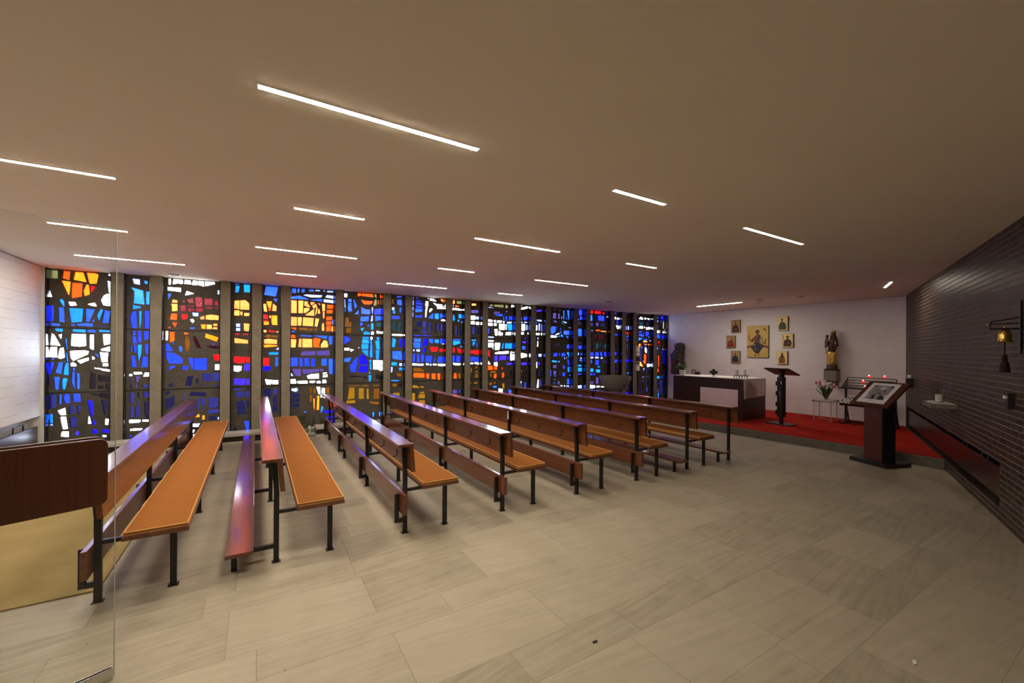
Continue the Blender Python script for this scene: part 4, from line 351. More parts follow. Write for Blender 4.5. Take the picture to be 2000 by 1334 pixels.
def window(i, x0, x1):
    z0, z1 = 0.12, ZC
    polys = []; cols = []
    for part in GLASS[i].split(';'):
        cols.append(part[0]); polys.append([tuple(int(q)/1000 for q in p.split(',')) for p in part[1:].split()])
    vs = [Vector(p) for p in ((x0,z0),(x1,z0),(x1,z1),(x0,z1))]; faces = [[0,1,2,3]]
    for p in polys:
        b = len(vs); vs += [Vector((min(max(x, x0+.002), x1-.002), min(max(z, z0+.002), z1-.012))) for x, z in p]; faces.append(list(range(b, b+len(p))))
    ov, oe, of, _, _, ofa = delaunay_2d_cdt(vs, [], faces, 1, 1e-5)
    kind = []
    for f in ofa:
        q = [k for k in f if k > 0]; kind.append(q[0] if q else 0)
    # concrete with real openings
    bm = bmesh.new(); F = [bm.verts.new((v.x, YG, v.y)) for v in ov]; Bk = [bm.verts.new((v.x, YG+0.045, v.y)) for v in ov]
    em = {}
    for f, k in zip(of, kind):
        for a in range(len(f)):
            em.setdefault(tuple(sorted((f[a], f[(a+1) % len(f)]))), []).append((k, f[a], f[(a+1) % len(f)]))
        if k == 0:
            bm.faces.new([F[j] for j in f]); bm.faces.new([Bk[j] for j in reversed(f)])
    for e, lst in em.items():
        c = [q for q in lst if q[0] == 0]
        if len(c) == 1 and len(lst) == 2: _, a, b = c[0]; bm.faces.new((F[b], F[a], Bk[a], Bk[b]))
    bmesh.ops.delete(bm, geom=[v for v in bm.verts if not v.link_faces], context='VERTS')
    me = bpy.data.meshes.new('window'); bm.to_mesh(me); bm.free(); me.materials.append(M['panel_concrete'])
    w = struct(link('window_%d' % i, me))
    # glass chunks, 22 mm thick
    bm = bmesh.new(); la = bm.loops.layers.float_color.new('pane_tone'); rng = random.Random(i*77)
    jit = [rng.uniform(0.84, 1.12) for _ in range(len(polys)+1)]
    def face(vsq, k):
        f = bm.faces.new(vsq); c = PANE_TONE[cols[k-1]]; mxc = max(c)
        for l in f.loops: l[la] = tuple(math.sqrt(min(1.0, q*jit[k]*(1.0 if cols[k-1] in 'W' else 0.15 if cols[k-1] == 'w' else 0.104)*(3.4 if q == mxc and q > 0.3 else 1.0))) for q in c)+(1,)
    F = [bm.verts.new((v.x, YG+0.010, v.y)) for v in ov]; Bk = [bm.verts.new((v.x, YG+0.032, v.y)) for v in ov]
    for f, k in zip(of, kind):
        if k: face([F[j] for j in f], k); face([Bk[j] for j in reversed(f)], k)
    bmesh.ops.delete(bm, geom=[v for v in bm.verts if not v.link_faces], context='VERTS')
    me = bpy.data.meshes.new('glass'); bm.to_mesh(me); bm.free(); me.materials.append(M['pane']); link('glass', me, w)
    # dark steel frame: jambs and two crossbars
    m = MB(); m.box(x0, x0+0.014, YW+0.02, YG+0.06, z0, z1); m.box(x1-0.014, x1, YW+0.02, YG+0.06, z0, z1)
    for zz in (2.095, 1.03): m.box(x0+0.014, x1-0.014, YG-0.004, YG+0.001, zz-0.007, zz+0.007)
    m.build('frame', M['frame_steel'], w)
edges = [None]+[k*K for k in FINS]+[None]
for i in range(1, 22):
    a = XL+0.03 if i == 1 else edges[i-1]+0.078
    b = XB-0.013 if i == 21 else edges[i]-0.078
    window(i, a, b)

# low heating ledges under the windows
def ledge(x0, x1, label):
    t = thing('heating_ledge', label, 'heating ledge', ((x0+x1)/2, 9.3, 0), group='heating ledges under the stained glass')
    h = (x1-x0)/2
    MB().box(-h, h, -0.15, 0.19, 0.155, 0.21, 0.006).build('top_slab', M['sill'], t)
    MB().box(-h+0.01, h-0.01, -0.10, 0.18, 0.055, 0.154).build('front_board', M['dark_wood'], t)
    MB().box(-h, h, -0.13, 0.18, 0.0, 0.054, 0.003, 1).build('plinth', M['sill'], t)
    return t
ledge(-2.84, 0.78, 'pale low heating ledge under the windows, left of the pipe gap')
t = ledge(1.03, 8.5, 'pale low heating ledge under the windows, right of the pipe gap')
m = MB(); m.tube([(0.79, 9.42, 0.05), (1.02, 9.42, 0.05)], 0.012); m.tube([(0.79, 9.38, 0.03), (1.02, 9.38, 0.03)], 0.012); m.tube([(0.94, 9.4, 0.05), (0.94, 9.4, 0.15), (1.02, 9.4, 0.17)], 0.013); m.lathe([(0.022, 0.15), (0.026, 0.17), (0.022, 0.2)], (0.93, 9.4), 10)
tag(m.build('heating_pipe', M['white_paint']), 'white heating pipes with a valve in the gap between the two ledges', 'pipe')

# glass door at the left edge
dn = thing('door_1', 'x', 'x'); del dn['label']; del dn['category']; struct(dn)
dn.location = (-0.639, 2.995, 0); dn.rotation_euler.z = TH      # local x runs along the door, y towards the windows
m = MB(); m.box(-1.02, 0, -0.006, 0.006, 0.012, 2.385); m.mi = 1
m.box(0, 0.0025, -0.006, 0.006, 0.012, 2.385); m.box(-1.02, 0.0025, -0.006, 0.006, 2.385, 2.388)
m.build('glass_pane', [M['door_glass'], M['glass_edge']], dn)
for sgn, dx in ((-1, 0.0), (1, 0.0)):
    m = MB(); n = 6; r = 0.035; x0, x1, z0, z1 = -0.80, -0.036+dx, 0.948, 1.288
    pts = []
    for cx, cz, a0 in ((x1-r, z1-r, 0), (x0+r, z1-r, 90), (x0+r, z0+r, 180), (x1-r, z0+r, 270)):
        pts += [(cx+r*math.cos(R(a0+90*k/n)), cz+r*math.sin(R(a0+90*k/n))) for k in range(n+1)]
    a, b = (-0.058, -0.034) if sgn < 0 else (0.034, 0.058)
    m.prism(pts, 'y', a, b); ob = m.build('handle_board', M['handle_wood'], dn)
    bv = ob.modifiers.new('bevel', 'BEVEL'); bv.width = 0.004; bv.segments = 2; bv.limit_method = 'ANGLE'
    MB().box(-0.42, -0.38, min(sgn*0.006, sgn*0.0342), max(sgn*0.006, sgn*0.0342), 1.08, 1.14).build('spacer', M['chrome'], dn)
m = MB(); m.box(-0.16, -0.004, -0.016, -0.0062, 0.0, 0.06, 0.003); m.box(-0.16, -0.004, 0.0062, 0.016, 0.0, 0.06, 0.003)
m.build('pivot_fitting', M['chrome'], dn)

# wooden covers with iron grips in the wall niches
def grips(parent, xs, y, z, w=0.17, h=0.062):
    for x in xs:
        m = MB(); m.tube([(x, y, z), (x, y, z+h), (x+w, y, z+h), (x+w, y, z)], 0.010, 6)
        m.build('grip', M['black_steel'], parent)
t = thing('radiator_cover', 'long dark red wooden radiator cover in the brick wall niche', 'radiator cover', bw(0, 0), TH)
MB().box(-5.93, -0.2, -0.055, -0.025, 0.225, 0.54, 0.004).build('board', M['cover_wood'], t)
MB().box(-5.9, -0.22, -0.195, -0.075, 0.16, 0.46).build('radiator', M['black_matte'], t)
grips(t, [-5.45, -4.62, -3.78, -2.95, -2.1, -1.25], -0.04, 0.54, 0.2, 0.05)
t = thing('radiator_cover', 'dark wooden radiator cover in the white wall niche behind the glass door', 'radiator cover', (XL, 0, 0), R(90))
MB().box(5.0, 9.46, 0.02, 0.05, 0.2, 0.53, 0.004).build('board', M['cover_wood'], t)
MB().box(5.0, 9.4, 0.07, 0.15, 0.15, 0.45).build('radiator', M['black_matte'], t)
grips(t, [8.72, 7.4, 6.1], 0.035, 0.53, 0.30, 0.085)

# recessed strip lights in the ceiling
f_ = (ZC-1.75)/1.31
def strip(x0, y0, x1, y1, label, k=1.0, group='strip lights in the ceiling'):
    cx, cy = (x0+x1)/2*f_, (y0+y1)/2*f_; L = math.hypot(x1-x0, y1-y0)*f_/2; a = math.atan2(y1-y0, x1-x0)
    t = thing('ceiling_light', label, 'ceiling light', (cx, cy, ZC), a, group)
    key = 'mesh%.3f_%.3f' % (L, k)
    if key not in M:
        m = MB(); m.box(-L, L, -0.017, 0.017, -0.005, 0.0); M[key] = m.mesh('diffuser', strip_mat(k))
        m = MB(); e = 0.003
        for s in (-1, 1):
            m.box(-L-e, L+e, s*0.0172 if s > 0 else -0.0202, 0.0202 if s > 0 else -0.0172, -0.0042, 0.0)
            m.box(L if s > 0 else -L-e, L+e if s > 0 else -L, -0.017, 0.017, -0.0042, 0.0)
        M['f'+key] = m.mesh('trim', M['white_paint'])
    link('diffuser', M[key], t); link('trim', M['f'+key], t)
A_, B_ = 1.215, 0.617
strip(0.0, 2.417, A_, 2.417, 'long ceiling strip light nearest the camera, largest of all in view', 1.35)
strip(2.451, 2.43, 2.451+B_, 2.43, 'short ceiling strip light, right of the largest strip in the row nearest the camera', 0.360)
strip(4.334, 2.43, 4.334+1.24, 2.43, 'long ceiling strip light farthest right in the row nearest the camera', 0.085)
strip(-0.933-A_, 4.31, -0.933, 4.31, 'long ceiling strip light cut off by the left edge of the photo', 1.00)
strip(0.289, 4.309, 0.906, 4.309, 'short ceiling strip light below the left half of the largest strip', 1.40)
strip(2.146, 4.317, 3.37, 4.317, 'long ceiling strip light in the second row, above the middle of the pews', 0.78)
strip(4.631, 4.33, 5.265, 4.33, 'short ceiling strip light farthest right in the second row', 0.180)
strip(-1.851, 6.195, -1.237, 6.195, 'short ceiling strip light crossed by the top right corner of the glass door', 1.25)
strip(-0.016, 6.195, 1.204, 6.195, 'long ceiling strip light above the second pew, in the third row')
strip(2.438, 6.198, 3.058, 6.198, 'short ceiling strip light in the middle of the third row')
strip(4.314, 6.233, 5.57, 6.233, 'long ceiling strip light farthest right in the third row', 0.300)
strip(-2.166, 8.124, -0.956, 8.124, 'long ceiling strip light near the first stained glass panel at left', 1.40)
strip(0.281, 8.106, 0.897, 8.106, 'short ceiling strip light near the orange and yellow glass panels')
strip(2.143, 8.117, 3.366, 8.117, 'long ceiling strip light near the windows above the fourth pew')
strip(4.619, 8.124, 5.253, 8.124, 'short ceiling strip light farthest right along the window row', 0.60)
strip(10.642, 7.3, 10.69, 6.058, 'long ceiling strip light above the altar, turned towards the window', 1.0)
strip(10.553, 3.141, 9.824, 2.831, 'short ceiling strip light beside the brick wall at right', 0.55)


# small fittings on the ceiling
def spot(x, y, label, r=0.07, h=0.10):
    t = thing('ceiling_spot', label, 'ceiling spot', (x*f_, y*f_, ZC), 0, 'small round fittings on the ceiling')
    MB().lathe([(r, -0.0), (r*1.05, -0.012), (r*0.95, -0.02)], n=20).build('base_ring', M['chrome'], t, True)
    MB().lathe([(r*0.9, -0.02), (r*0.62, -h*0.6), (r*0.3, -h)], n=20).build('cone', M['white_paint'], t, True)
spot(10.455, 5.517, 'small cone shaped ceiling spot nearest the altar strip light', 0.10, 0.11)
spot(10.666, 4.687, 'small flat round ceiling fitting above the statue side of the altar', 0.08, 0.04)
spot(7.781, 7.863, 'small flat round ceiling fitting in front of the windows before the altar', 0.08, 0.025)
spot(-1.236, 9.30, 'small round ceiling fitting at the top of the white and red window', 0.08, 0.03)
# -------------------------------------------------------------------- pews
FR = [0.0, 1.613, 3.227, 4.84]; Y0, Y1 = -0.14, 5.08
def bench_meshes():
    B = {}
    m = MB(); m.prism([(0.023, 0.612), (0.057, 0.612), (0.036, 0.853), (0.003, 0.853)], 'y', Y0, Y1); B['backrest'] = m.mesh('backrest', M['pew_wood'])
    m = MB(); m.box(-0.107, 0.040, Y0, Y1, 0.853, 0.879, 0.003); B['book_ledge'] = m.mesh('book_ledge', M['pew_wood'])
    m = MB(); m.box(0.142, 0.512, Y0+0.02, Y1-0.02, 0.425, 0.455, 0.004); B['seat'] = m.mesh('seat', M['pew_wood'])
    m = MB(); m.box(0.150, 0.506, Y0+0.03, Y1-0.03, 0.457, 0.482, 0.008, 3); B['cushion'] = m.mesh('cushion', M['cushion'], True)
    m = MB()
    for zz in (0.4805, 0.4605):
        x0, x1, a, b, r = 0.1525, 0.5035, Y0+0.0325, Y1-0.0325, 0.012
        pts = []
        for cx, cy, a0 in ((x1-r, b-r, 0), (x0+r, b-r, 90), (x0+r, a+r, 180), (x1-r, a+r, 270)):
            pts += [(cx+r*math.cos(R(a0+30*k)), cy+r*math.sin(R(a0+30*k)), zz) for k in range(4)]
        m.tube(pts+[pts[0]], 0.0042, 6)
    B['piping'] = m.mesh('piping', M['piping'], True)
    m = MB(); m.prism([(-0.02, 0), (0.02, 0), (0.02, 0.58), (0.0, 0.853), (-0.04, 0.853), (-0.02, 0.58)], 'y', -0.016, 0.016); m.box(-0.032, 0.032, -0.026, 0.026, 0, 0.006)
    B['back_post'] = m.mesh('back_post', M['black_steel'])
    m = MB(); m.box(0.39, 0.43, -0.017, 0.017, 0, 0.425, 0.002, 1); m.box(0.378, 0.442, -0.027, 0.027, 0, 0.006); B['front_leg'] = m.mesh('front_leg', M['black_steel'])
    m = MB(); m.box(0.02, 0.39, -0.015, 0.015, 0.396, 0.425, 0.002, 1); B['seat_arm'] = m.mesh('seat_arm', M['black_steel'])
    m = MB(); m.box(-0.057, -0.0205, Y0, Y1, 0.215, 0.408, 0.004); B['kneeler_up'] = m.mesh('kneeler', M['pew_wood'])
    m = MB(); m.box(-0.100, -0.058, -0.014, 0.014, 0.11, 0.385, 0.006); m.box(-0.059, -0.02, -0.014, 0.014, 0.11, 0.15); B['bracket_up'] = m.mesh('kneeler_bracket', M['black_steel'])
    m = MB(); m.box(-0.345, -0.160, Y0, Y1, 0.155, 0.185, 0.004); B['kneeler_flat'] = m.mesh('kneeler', M['pew_wood'])
    m = MB(); m.box(-0.31, -0.27, -0.015, 0.015, 0, 0.155, 0.002, 1); m.box(-0.27, -0.02, -0.014, 0.014, 0.118, 0.154, 0.002, 1); B['bracket_flat'] = m.mesh('kneeler_bracket', M['black_steel'])
    m = MB(); m.tube([(0.010, 0, 0.738), (0.009, 0, 0.685), (0.003, 0, 0.672), (-0.01, 0, 0.667), (-0.036, 0, 0.668)], 0.0045, 6); B['hook'] = m.mesh('bag_hook', M['black_steel'], True)
    return B
BM = bench_meshes()
def bench(x, up, seat, label):
    t = thing('church_pew', label, 'pew', (x, 3.95, 0), 0, 'wooden pews in rows before the altar')
    link('backrest', BM['backrest'], t); link('book_ledge', BM['book_ledge'], t)
    if seat:
        link('seat', BM['seat'], t); c = link('cushion', BM['cushion'], t); c['label'] = 'orange brown seat cushion'; link('piping', BM['piping'], c)
    link('kneeler', BM['kneeler_up' if up else 'kneeler_flat'], t)
    for y in FR:
        link('back_post', BM['back_post'], t, (0, y, 0)); link('kneeler_bracket', BM['bracket_up' if up else 'bracket_flat'], t, (0, y, 0))
        if seat: link('front_leg', BM['front_leg'], t, (0, y, 0)); link('seat_arm', BM['seat_arm'], t, (0, y, 0))
    for b in range(3):
        for d in (0.31, 0.82, 1.34): link('bag_hook', BM['hook'], t, (0, FR[b]+d, 0))
    return t
PX = [-0.926, 0.148, 1.226, 2.312, 3.375, 4.437, 5.53, 6.61]
bench(PX[0], True, True, 'leftmost wooden pew with orange cushion, its aisle end behind the glass door')
bench(PX[1], False, True, 'second wooden pew from the left, its kneeler board laid flat on the floor side')
bench(PX[2], True, True, 'third wooden pew from the left, orange cushion, ledge lit violet by the windows')
bench(PX[3], True, True, 'fourth wooden pew from the left, folded kneeler board, orange cushion')
bench(PX[4], True, True, 'fifth wooden pew from the left, with a white tag hanging on its back')
bench(PX[5], True, True, 'sixth wooden pew from the left, last one with its kneeler folded up')
bench(PX[6], False, True, 'seventh wooden pew from the left, kneeler laid flat, last one with a cushion')
bench(PX[7], False, False, 'frontmost wooden prayer rail without a seat, facing the red altar step')
m = MB(); m.box(PX[4]-0.052, PX[4]-0.046, 5.50, 5.535, 0.70, 0.83); m.tube([(PX[4]-0.049, 5.517, 0.83), (PX[4]-0.049, 5.517, 0.853)], 0.002, 5)
tag(m.build('paper_tag', M['paper']), 'small white tag hanging from the ledge of the fifth pew', 'tag')
# ------------------------------------------------------------ altar platform
Z = STEP
t = thing('altar', 'dark wooden block altar with a see-through opening, covered by a white cloth', 'altar', (9.753, 5.478, Z))
MB().box(0, 0.985, 0, 1.925, 0.930, 0.972, 0.003, 1).build('top_board', M['altar_wood'], t)
m = MB(); m.prism([(0.0,0.0),(0.127,0.0),(0.127,0.715),(1.13,0.715),(1.13,0.0),(1.925,0.0),(1.925,0.9298),(0.0,0.9298)], 'x', 0.0, 0.03); m.build('front_board', M['altar_wood'], t)
m = MB(); m.prism([(1.20,0.05),(1.85,0.05),(1.85,0.66),(1.20,0.66)], 'x', -0.003, -0.0005); m.build('inset_panel', M['altar_wood'], t)
MB().box(0.0302, 0.985, 0, 0.03, 0, 0.9298, 0.002, 1).build('end_board', M['altar_wood'], t)
MB().box(0.0302, 0.985, 1.895, 1.925, 0, 0.9298, 0.002, 1).build('end_board', M['altar_wood'], t)
m = MB(); m.box(0.006, 0.98, -0.008, 1.93, 0.9725, 0.979)
n = 14; fr = []
for j in range(7):
    z = 0.979 - 0.47*j/6
    fr.append([(0.006+0.974*i/n, -0.006-0.008*math.sin(i*1.3+0.6)*(j/6)-0.010*j/6, z+(0.045*i/n)*(j/6)) for i in range(n+1)])
bk = [[(x, y+0.004, z) for x, y, z in r] for r in fr]
m.rings([a+b[::-1] for a, b in zip(fr, bk)])
cl = m.build('altar_cloth', M['white_cloth'], None, True, loc=(9.753, 5.478, Z)); tag(cl, 'white cloth lying on the altar and hanging over its aisle end', 'altar cloth')
AT = Z+0.9795

# potted peace lily
t = thing('potted_plant', 'small green leafy plant in a white pot on the window end of the altar', 'plant', (9.845, 7.185, AT))
MB().lathe([(0.068, 0), (0.074, 0.01), (0.086, 0.15), (0.080, 0.15), (0.078, 0.135)], n=28, cap=True).build('pot', M['pot'], t, True)
MB().lathe([(0.077, 0.12), (0.077, 0.128)], n=20).build('soil', M['soil'], t)
def leaf(m, base, tip, w, sag=0.03, n=7):
    base, tip = Vector(base), Vector(tip); d = tip-base; side = d.cross(Vector((0,0,1)))
    side = side.normalized() if side.length > 1e-4 else Vector((1,0,0)); rows = []
    for i in range(n+1):
        s = i/n; p = base+d*s+Vector((0,0,1))*(sag*math.sin(math.pi*s)); ww = w*(math.sin(math.pi*min(1, 0.06+s*0.94))**0.8)*0.5+0.002
        rows.append([p+side*ww+Vector((0,0,0.004)), p+Vector((0,0,-0.006)), p-side*ww+Vector((0,0,0.004)), p+Vector((0,0,-0.009))])
    m.rings(rows)
m = MB(); rnd = random.Random(3)
for a, el, L, w in ((100,30,0.21,0.07),(75,50,0.24,0.07),(130,38,0.20,0.065),(60,18,0.19,0.06),(150,55,0.22,0.06),(180,42,0.18,0.06),(215,45,0.2,0.06),(245,30,0.19,0.06),(275,38,0.18,0.055),(300,60,0.2,0.05),(330,40,0.18,0.06),(20,50,0.2,0.06),(110,68,0.25,0.06),(258,64,0.27,0.04)):
    ra, re = R(a), R(el); b = (0.02*math.cos(ra), 0.02*math.sin(ra), 0.125)
    leaf(m, b, (math.cos(ra)*math.cos(re)*L, math.sin(ra)*math.cos(re)*L*1.15, 0.13+math.sin(re)*L), w*1.45)
m.build('foliage', M['leaf'], t, True)
m = MB(); m.tube([(0,0,0.12), (-0.01,-0.05,0.24), (-0.015,-0.12,0.35)], 0.003, 6); leaf(m, (-0.015,-0.11,0.33), (-0.02,-0.19,0.42), 0.03)
leaf(m, (-0.05,-0.04,0.2), (-0.10,-0.13,0.24), 0.05); leaf(m, (-0.04,0.03,0.22), (-0.10,0.02,0.27), 0.05)
m.build('white_bloom', M['petal_white'], t, True)

# cross, candles, wreath, box on the altar
t = thing('altar_cross', 'small black standing cross in the middle of the altar', 'cross', (10.03, 6.40, AT))
m = MB(); a, b = 0.034, 0.034
pts = [(-a,0.035),(a,0.035),(a,0.085),(0.098,0.078),(0.105,0.09),(0.105,0.142),(0.098,0.152),(a,0.146),(0.038,0.195),(-0.038,0.195),(-a,0.146),(-0.098,0.152),(-0.105,0.142),(-0.105,0.09),(-0.098,0.078),(-a,0.085)]
m.prism(pts, 'x', -0.014, 0.014); m.build('cross', M['black_steel'], t)
m = MB(); m.box(-0.03, 0.03, -0.045, 0.045, 0, 0.006, 0.002); m.lathe([(0.006, 0.006), (0.006, 0.036)], n=8); m.build('stand', M['black_steel'], t)
for (x, y, lab, lc) in ((9.905, 5.72, 'left of the two black candle holders on the altar', 'left of the two short white candles on the altar'), (10.08, 5.63, 'right of the two black candle holders on the altar', 'right of the two short white candles on the altar')):
    t = thing('candle_holder', lab, 'candle holder', (x, y, AT), 0, 'candle holders on the altar')
    MB().lathe([(0.095, 0.062), (0.10, 0.066), (0.095, 0.072), (0.0001, 0.072)], n=24).build('plate', M['black_steel'], t, True)
    for k in range(3):
        q = R(90+120*k); m = MB()
        m.tube([(math.cos(q)*r, math.sin(q)*r, z) for r, z in ((0.05,0.062),(0.075,0.045),(0.07,0.02),(0.045,0.018),(0.05,0.035),(0.06,0.03),(0.075,0.006))], 0.006, 6); m.build('foot', M['black_steel'], t, True)
    m = MB(); m.mi = 0; m.lathe([(0.034, 0.0), (0.034, 0.132), (0.030, 0.137), (0.008, 0.134)], n=24); m.mi = 1; m.tube([(0,0,0.133), (0.001,0,0.148)], 0.0015, 5)
    o = m.build('candle', [M['candle_wax'], M['black_matte']], None, True, (x, y, AT+0.0722)); tag(o, lc, 'candle', 'short candles on the altar')
t = thing('wreath', 'small dark wreath of twigs lying at the back of the altar behind the plant', 'wreath', (10.50, 7.30, AT))
m = MB(); rnd = random.Random(5)
m.tube([(0.02*math.cos(a*0.35), 0.062*math.cos(a*0.35*1), 0.072+0.056*math.sin(a*0.35)) for a in range(19)], 0.012, 6, False)
for k in range(26):
    a = rnd.uniform(0, 6.28); p = Vector((0.0, 0.062*math.cos(a), 0.072+0.055*math.sin(a))); q = p+Vector((rnd.uniform(-.03,.03), math.cos(a)*rnd.uniform(-0.01,.04)+rnd.uniform(-.02,.02), math.sin(a)*rnd.uniform(-0.01,.035)))
    m.tube([p, q], [0.006, 0.002], 5)
m.build('twigs', M['black_matte'], t, True)
t = thing('box', 'small dark box with sprigs on top, on the altar beside the wreath', 'box', (10.50, 7.175, AT))
MB().box(-0.05, 0.05, -0.052, 0.052, 0, 0.075, 0.003).build('case', M['black_matte'], t)
m = MB()
for k in range(9): m.tube([(rnd.uniform(-.03,.03), -0.045+k*0.011, 0.074), (rnd.uniform(-.04,.04), -0.05+k*0.0125, 0.094+0.02*rnd.random())], [0.005, 0.003], 5)
m.build('sprigs', M['black_matte'], t)

# black reading stand (ambo)
t = thing('reading_stand', 'black metal reading stand with slanted top on the red carpet', 'lectern', (10.06, 4.79, Z), R(-9))
MB().box(-0.18, 0.18, -0.25, 0.25, 0, 0.022, 0.004).build('base_plate', M['black_steel'], t)
MB().box(-0.03, 0.03, -0.03, 0.03, 0.022, 0.16).build('stem', M['black_steel'], t)
m = MB(); m.box(-0.06, 0.06, -0.062, 0.062, 0.16, 1.06, 0.006); m.build('column', M['black_steel'], t)
m = MB(); m.box(-0.05, 0.05, -0.035, 0.035, 1.06, 1.16); m.build('neck', M['black_steel'], t)
for z in (0.22, 0.40, 0.64, 0.86): MB().box(-0.075, -0.0605, 0.055, 0.085, z, z+0.10, 0.003).build('side_fitting', M['black_steel'], t)
MB().box(0.0, 0.04, -0.09, -0.0625, 0.24, 0.27, 0.003).build('side_fitting', M['black_steel'], t)
m = MB()
for y, z, h in ((-0.02, 0.46, 0.05), (-0.012, 0.53, 0.05), (-0.008, 0.62, 0.06), (-0.0, 0.7, 0.05), (-0.03, 0.90, 0.07)): m.box(-0.0635, -0.0602, y-0.012, y+0.006, z, z+h)
m.build('inlay', M['chrome'], t)
m = MB(); m.box(-0.205, 0.205, -0.28, 0.28, 0.0, 0.03, 0.003)
o = m.build('top_board', M['altar_wood'], t, loc=(0.0, 0.0, 1.165)); o.rotation_euler.y = R(20)

# icons on the back wall
IC = {k: plain('icon_'+k, c, 0.45, var=v, scale=60) for k, c, v in (('gold', (0.62, 0.43, 0.12), 0.2), ('gold_pale', (0.90, 0.72, 0.27), 0.12), ('gold_dull', (0.40, 0.28, 0.10), 0.3), ('umber', (0.045, 0.02, 0.01), 0.4), ('skin', (0.20, 0.09, 0.035), 0.3),
  ('rust', (0.24, 0.05, 0.012), 0.35), ('red', (0.30, 0.02, 0.01), 0.3), ('maroon', (0.09, 0.014, 0.01), 0.4), ('slate', (0.045, 0.05, 0.055), 0.4), ('teal', (0.02, 0.04, 0.045), 0.4), ('navy', (0.015, 0.02, 0.05), 0.3), ('ochre', (0.28, 0.11, 0.02), 0.3), ('white', (0.62, 0.58, 0.48), 0.2), ('black', (0.012, 0.009, 0.008), 0.2))}
ICN = list(IC)
def circ(cx, cy, rx, ry, n=20): return [(cx+rx*math.cos(2*math.pi*k/n), cy+ry*math.sin(2*math.pi*k/n)) for k in range(n)]
def icon(y1, y0, z0, z1, ground, shapes, label, lean=0.0):
    w, h = y1-y0, z1-z0
    t = thing('icon_painting', label, 'icon', (XB, (y0+y1)/2, z0), 0, 'painted icons on the back wall')
    m = MB(); m.mi = 0; m.box(-0.045, -0.001, -w/2, w/2, 0, h, 0.002, 1); m.mi = 1; m.box(-0.0458, -0.0452, -w/2+0.004, w/2-0.004, 0.004, h-0.004)
    m.build('board', [M['altar_wood'], IC[ground]], t)
    m = MB()
    for k, (c, pts) in enumerate(shapes):
        m.mi = ICN.index(c); m.prism([(w/2-u*w, h-v*h) for u, v in pts], 'x', -0.0462-0.0004*k, -0.0458)
    m.build('figure', [IC[c] for c in ICN], t)
big = [('gold_pale', circ(.50,.20,.145,.098)), ('umber', circ(.50,.20,.135,.091)), ('gold_pale', circ(.50,.20,.128,.086)),
  ('red', [(0,.635),(.12,.605),(.24,.59),(.24,.605),(.12,.622),(0,.655)]), ('gold_pale', [(0,.655),(.12,.622),(.24,.605),(.24,.615),(.12,.637),(0,.672)]), ('navy', [(0,.672),(.12,.637),(.24,.615),(.24,.66),(.1,.685),(0,.72)]),
  ('red', [(.76,.595),(.9,.61),(1,.64),(1,.655),(.9,.625),(.76,.605)]), ('gold_pale', [(.76,.605),(.9,.625),(1,.655),(1,.672),(.9,.637),(.76,.615)]), ('navy', [(.76,.615),(.9,.637),(1,.672),(1,.725),(.9,.685),(.76,.665)]),
  ('rust', [(.37,.33),(.46,.285),(.58,.285),(.60,.43),(.42,.47),(.36,.40)]), ('rust', [(.36,.36),(.30,.37),(.20,.46),(.13,.40),(.09,.345),(.07,.36),(.12,.45),(.22,.52),(.32,.50),(.40,.45)]), ('umber', [(.085,.36),(.10,.29),(.125,.285),(.12,.36)]),
  ('red', [(.26,.74),(.33,.73),(.42,.86),(.38,.86)]),
  ('slate', [(.40,.47),(.55,.41),(.55,.285),(.62,.29),(.74,.41),(.68,.44),(.60,.41),(.60,.55),(.72,.60),(.78,.62),(.76,.68),(.64,.79),(.56,.885),(.44,.87),(.33,.79),(.20,.70),(.29,.60),(.36,.53)]),
  ('white', [(.62,.33),(.66,.36),(.70,.42),(.66,.41)]), ('white', circ(.51,.505,.03,.01,10)), ('white', circ(.36,.595,.035,.016,10)), ('white', [(.40,.70),(.42,.70),(.44,.76),(.42,.76)]), ('black', [(.5,.55),(.52,.55),(.47,.68),(.45,.68)]), ('black', [(.6,.6),(.62,.61),(.56,.74),(.54,.74)]),
  ('gold_dull', [(.61,.47),(.86,.45),(.86,.56),(.63,.59)]), ('rust', [(.86,.43),(.89,.40),(.90,.44),(.88,.57),(.72,.59),(.84,.55)]),
  ('umber', circ(.50,.195,.10,.07)), ('skin', circ(.50,.20,.058,.048)), ('umber', [(.46,.222),(.54,.222),(.53,.262),(.47,.262)]), ('black', [(.455,.188),(.49,.188),(.49,.194),(.455,.194)]), ('black', [(.51,.188),(.545,.188),(.545,.194),(.51,.194)]),
  ('skin', [(.46,.265),(.54,.265),(.54,.30),(.46,.30)]), ('skin', circ(.41,.93,.035,.03,12)), ('skin', [(.52,.90),(.57,.91),(.63,.945),(.56,.935)]), ('umber', circ(.41,.93,.02,.018,10)),
  ('rust', [(.75,.09),(.80,.085),(.80,.095),(.765,.10)]), ('rust', [(.77,.10),(.785,.10),(.80,.14),(.785,.145)]), ('rust', [(.83,.12),(.845,.12),(.835,.16),(.82,.16)]), ('rust', [(.84,.09),(.88,.085),(.88,.095),(.84,.10)]), ('rust', [(.855,.10),(.87,.10),(.885,.19),(.87,.19)])]
icon(6.754, 6.157, 1.625, 2.533, 'gold', big, 'large gold icon of a seated bearded figure in rust and slate robes, in the centre')
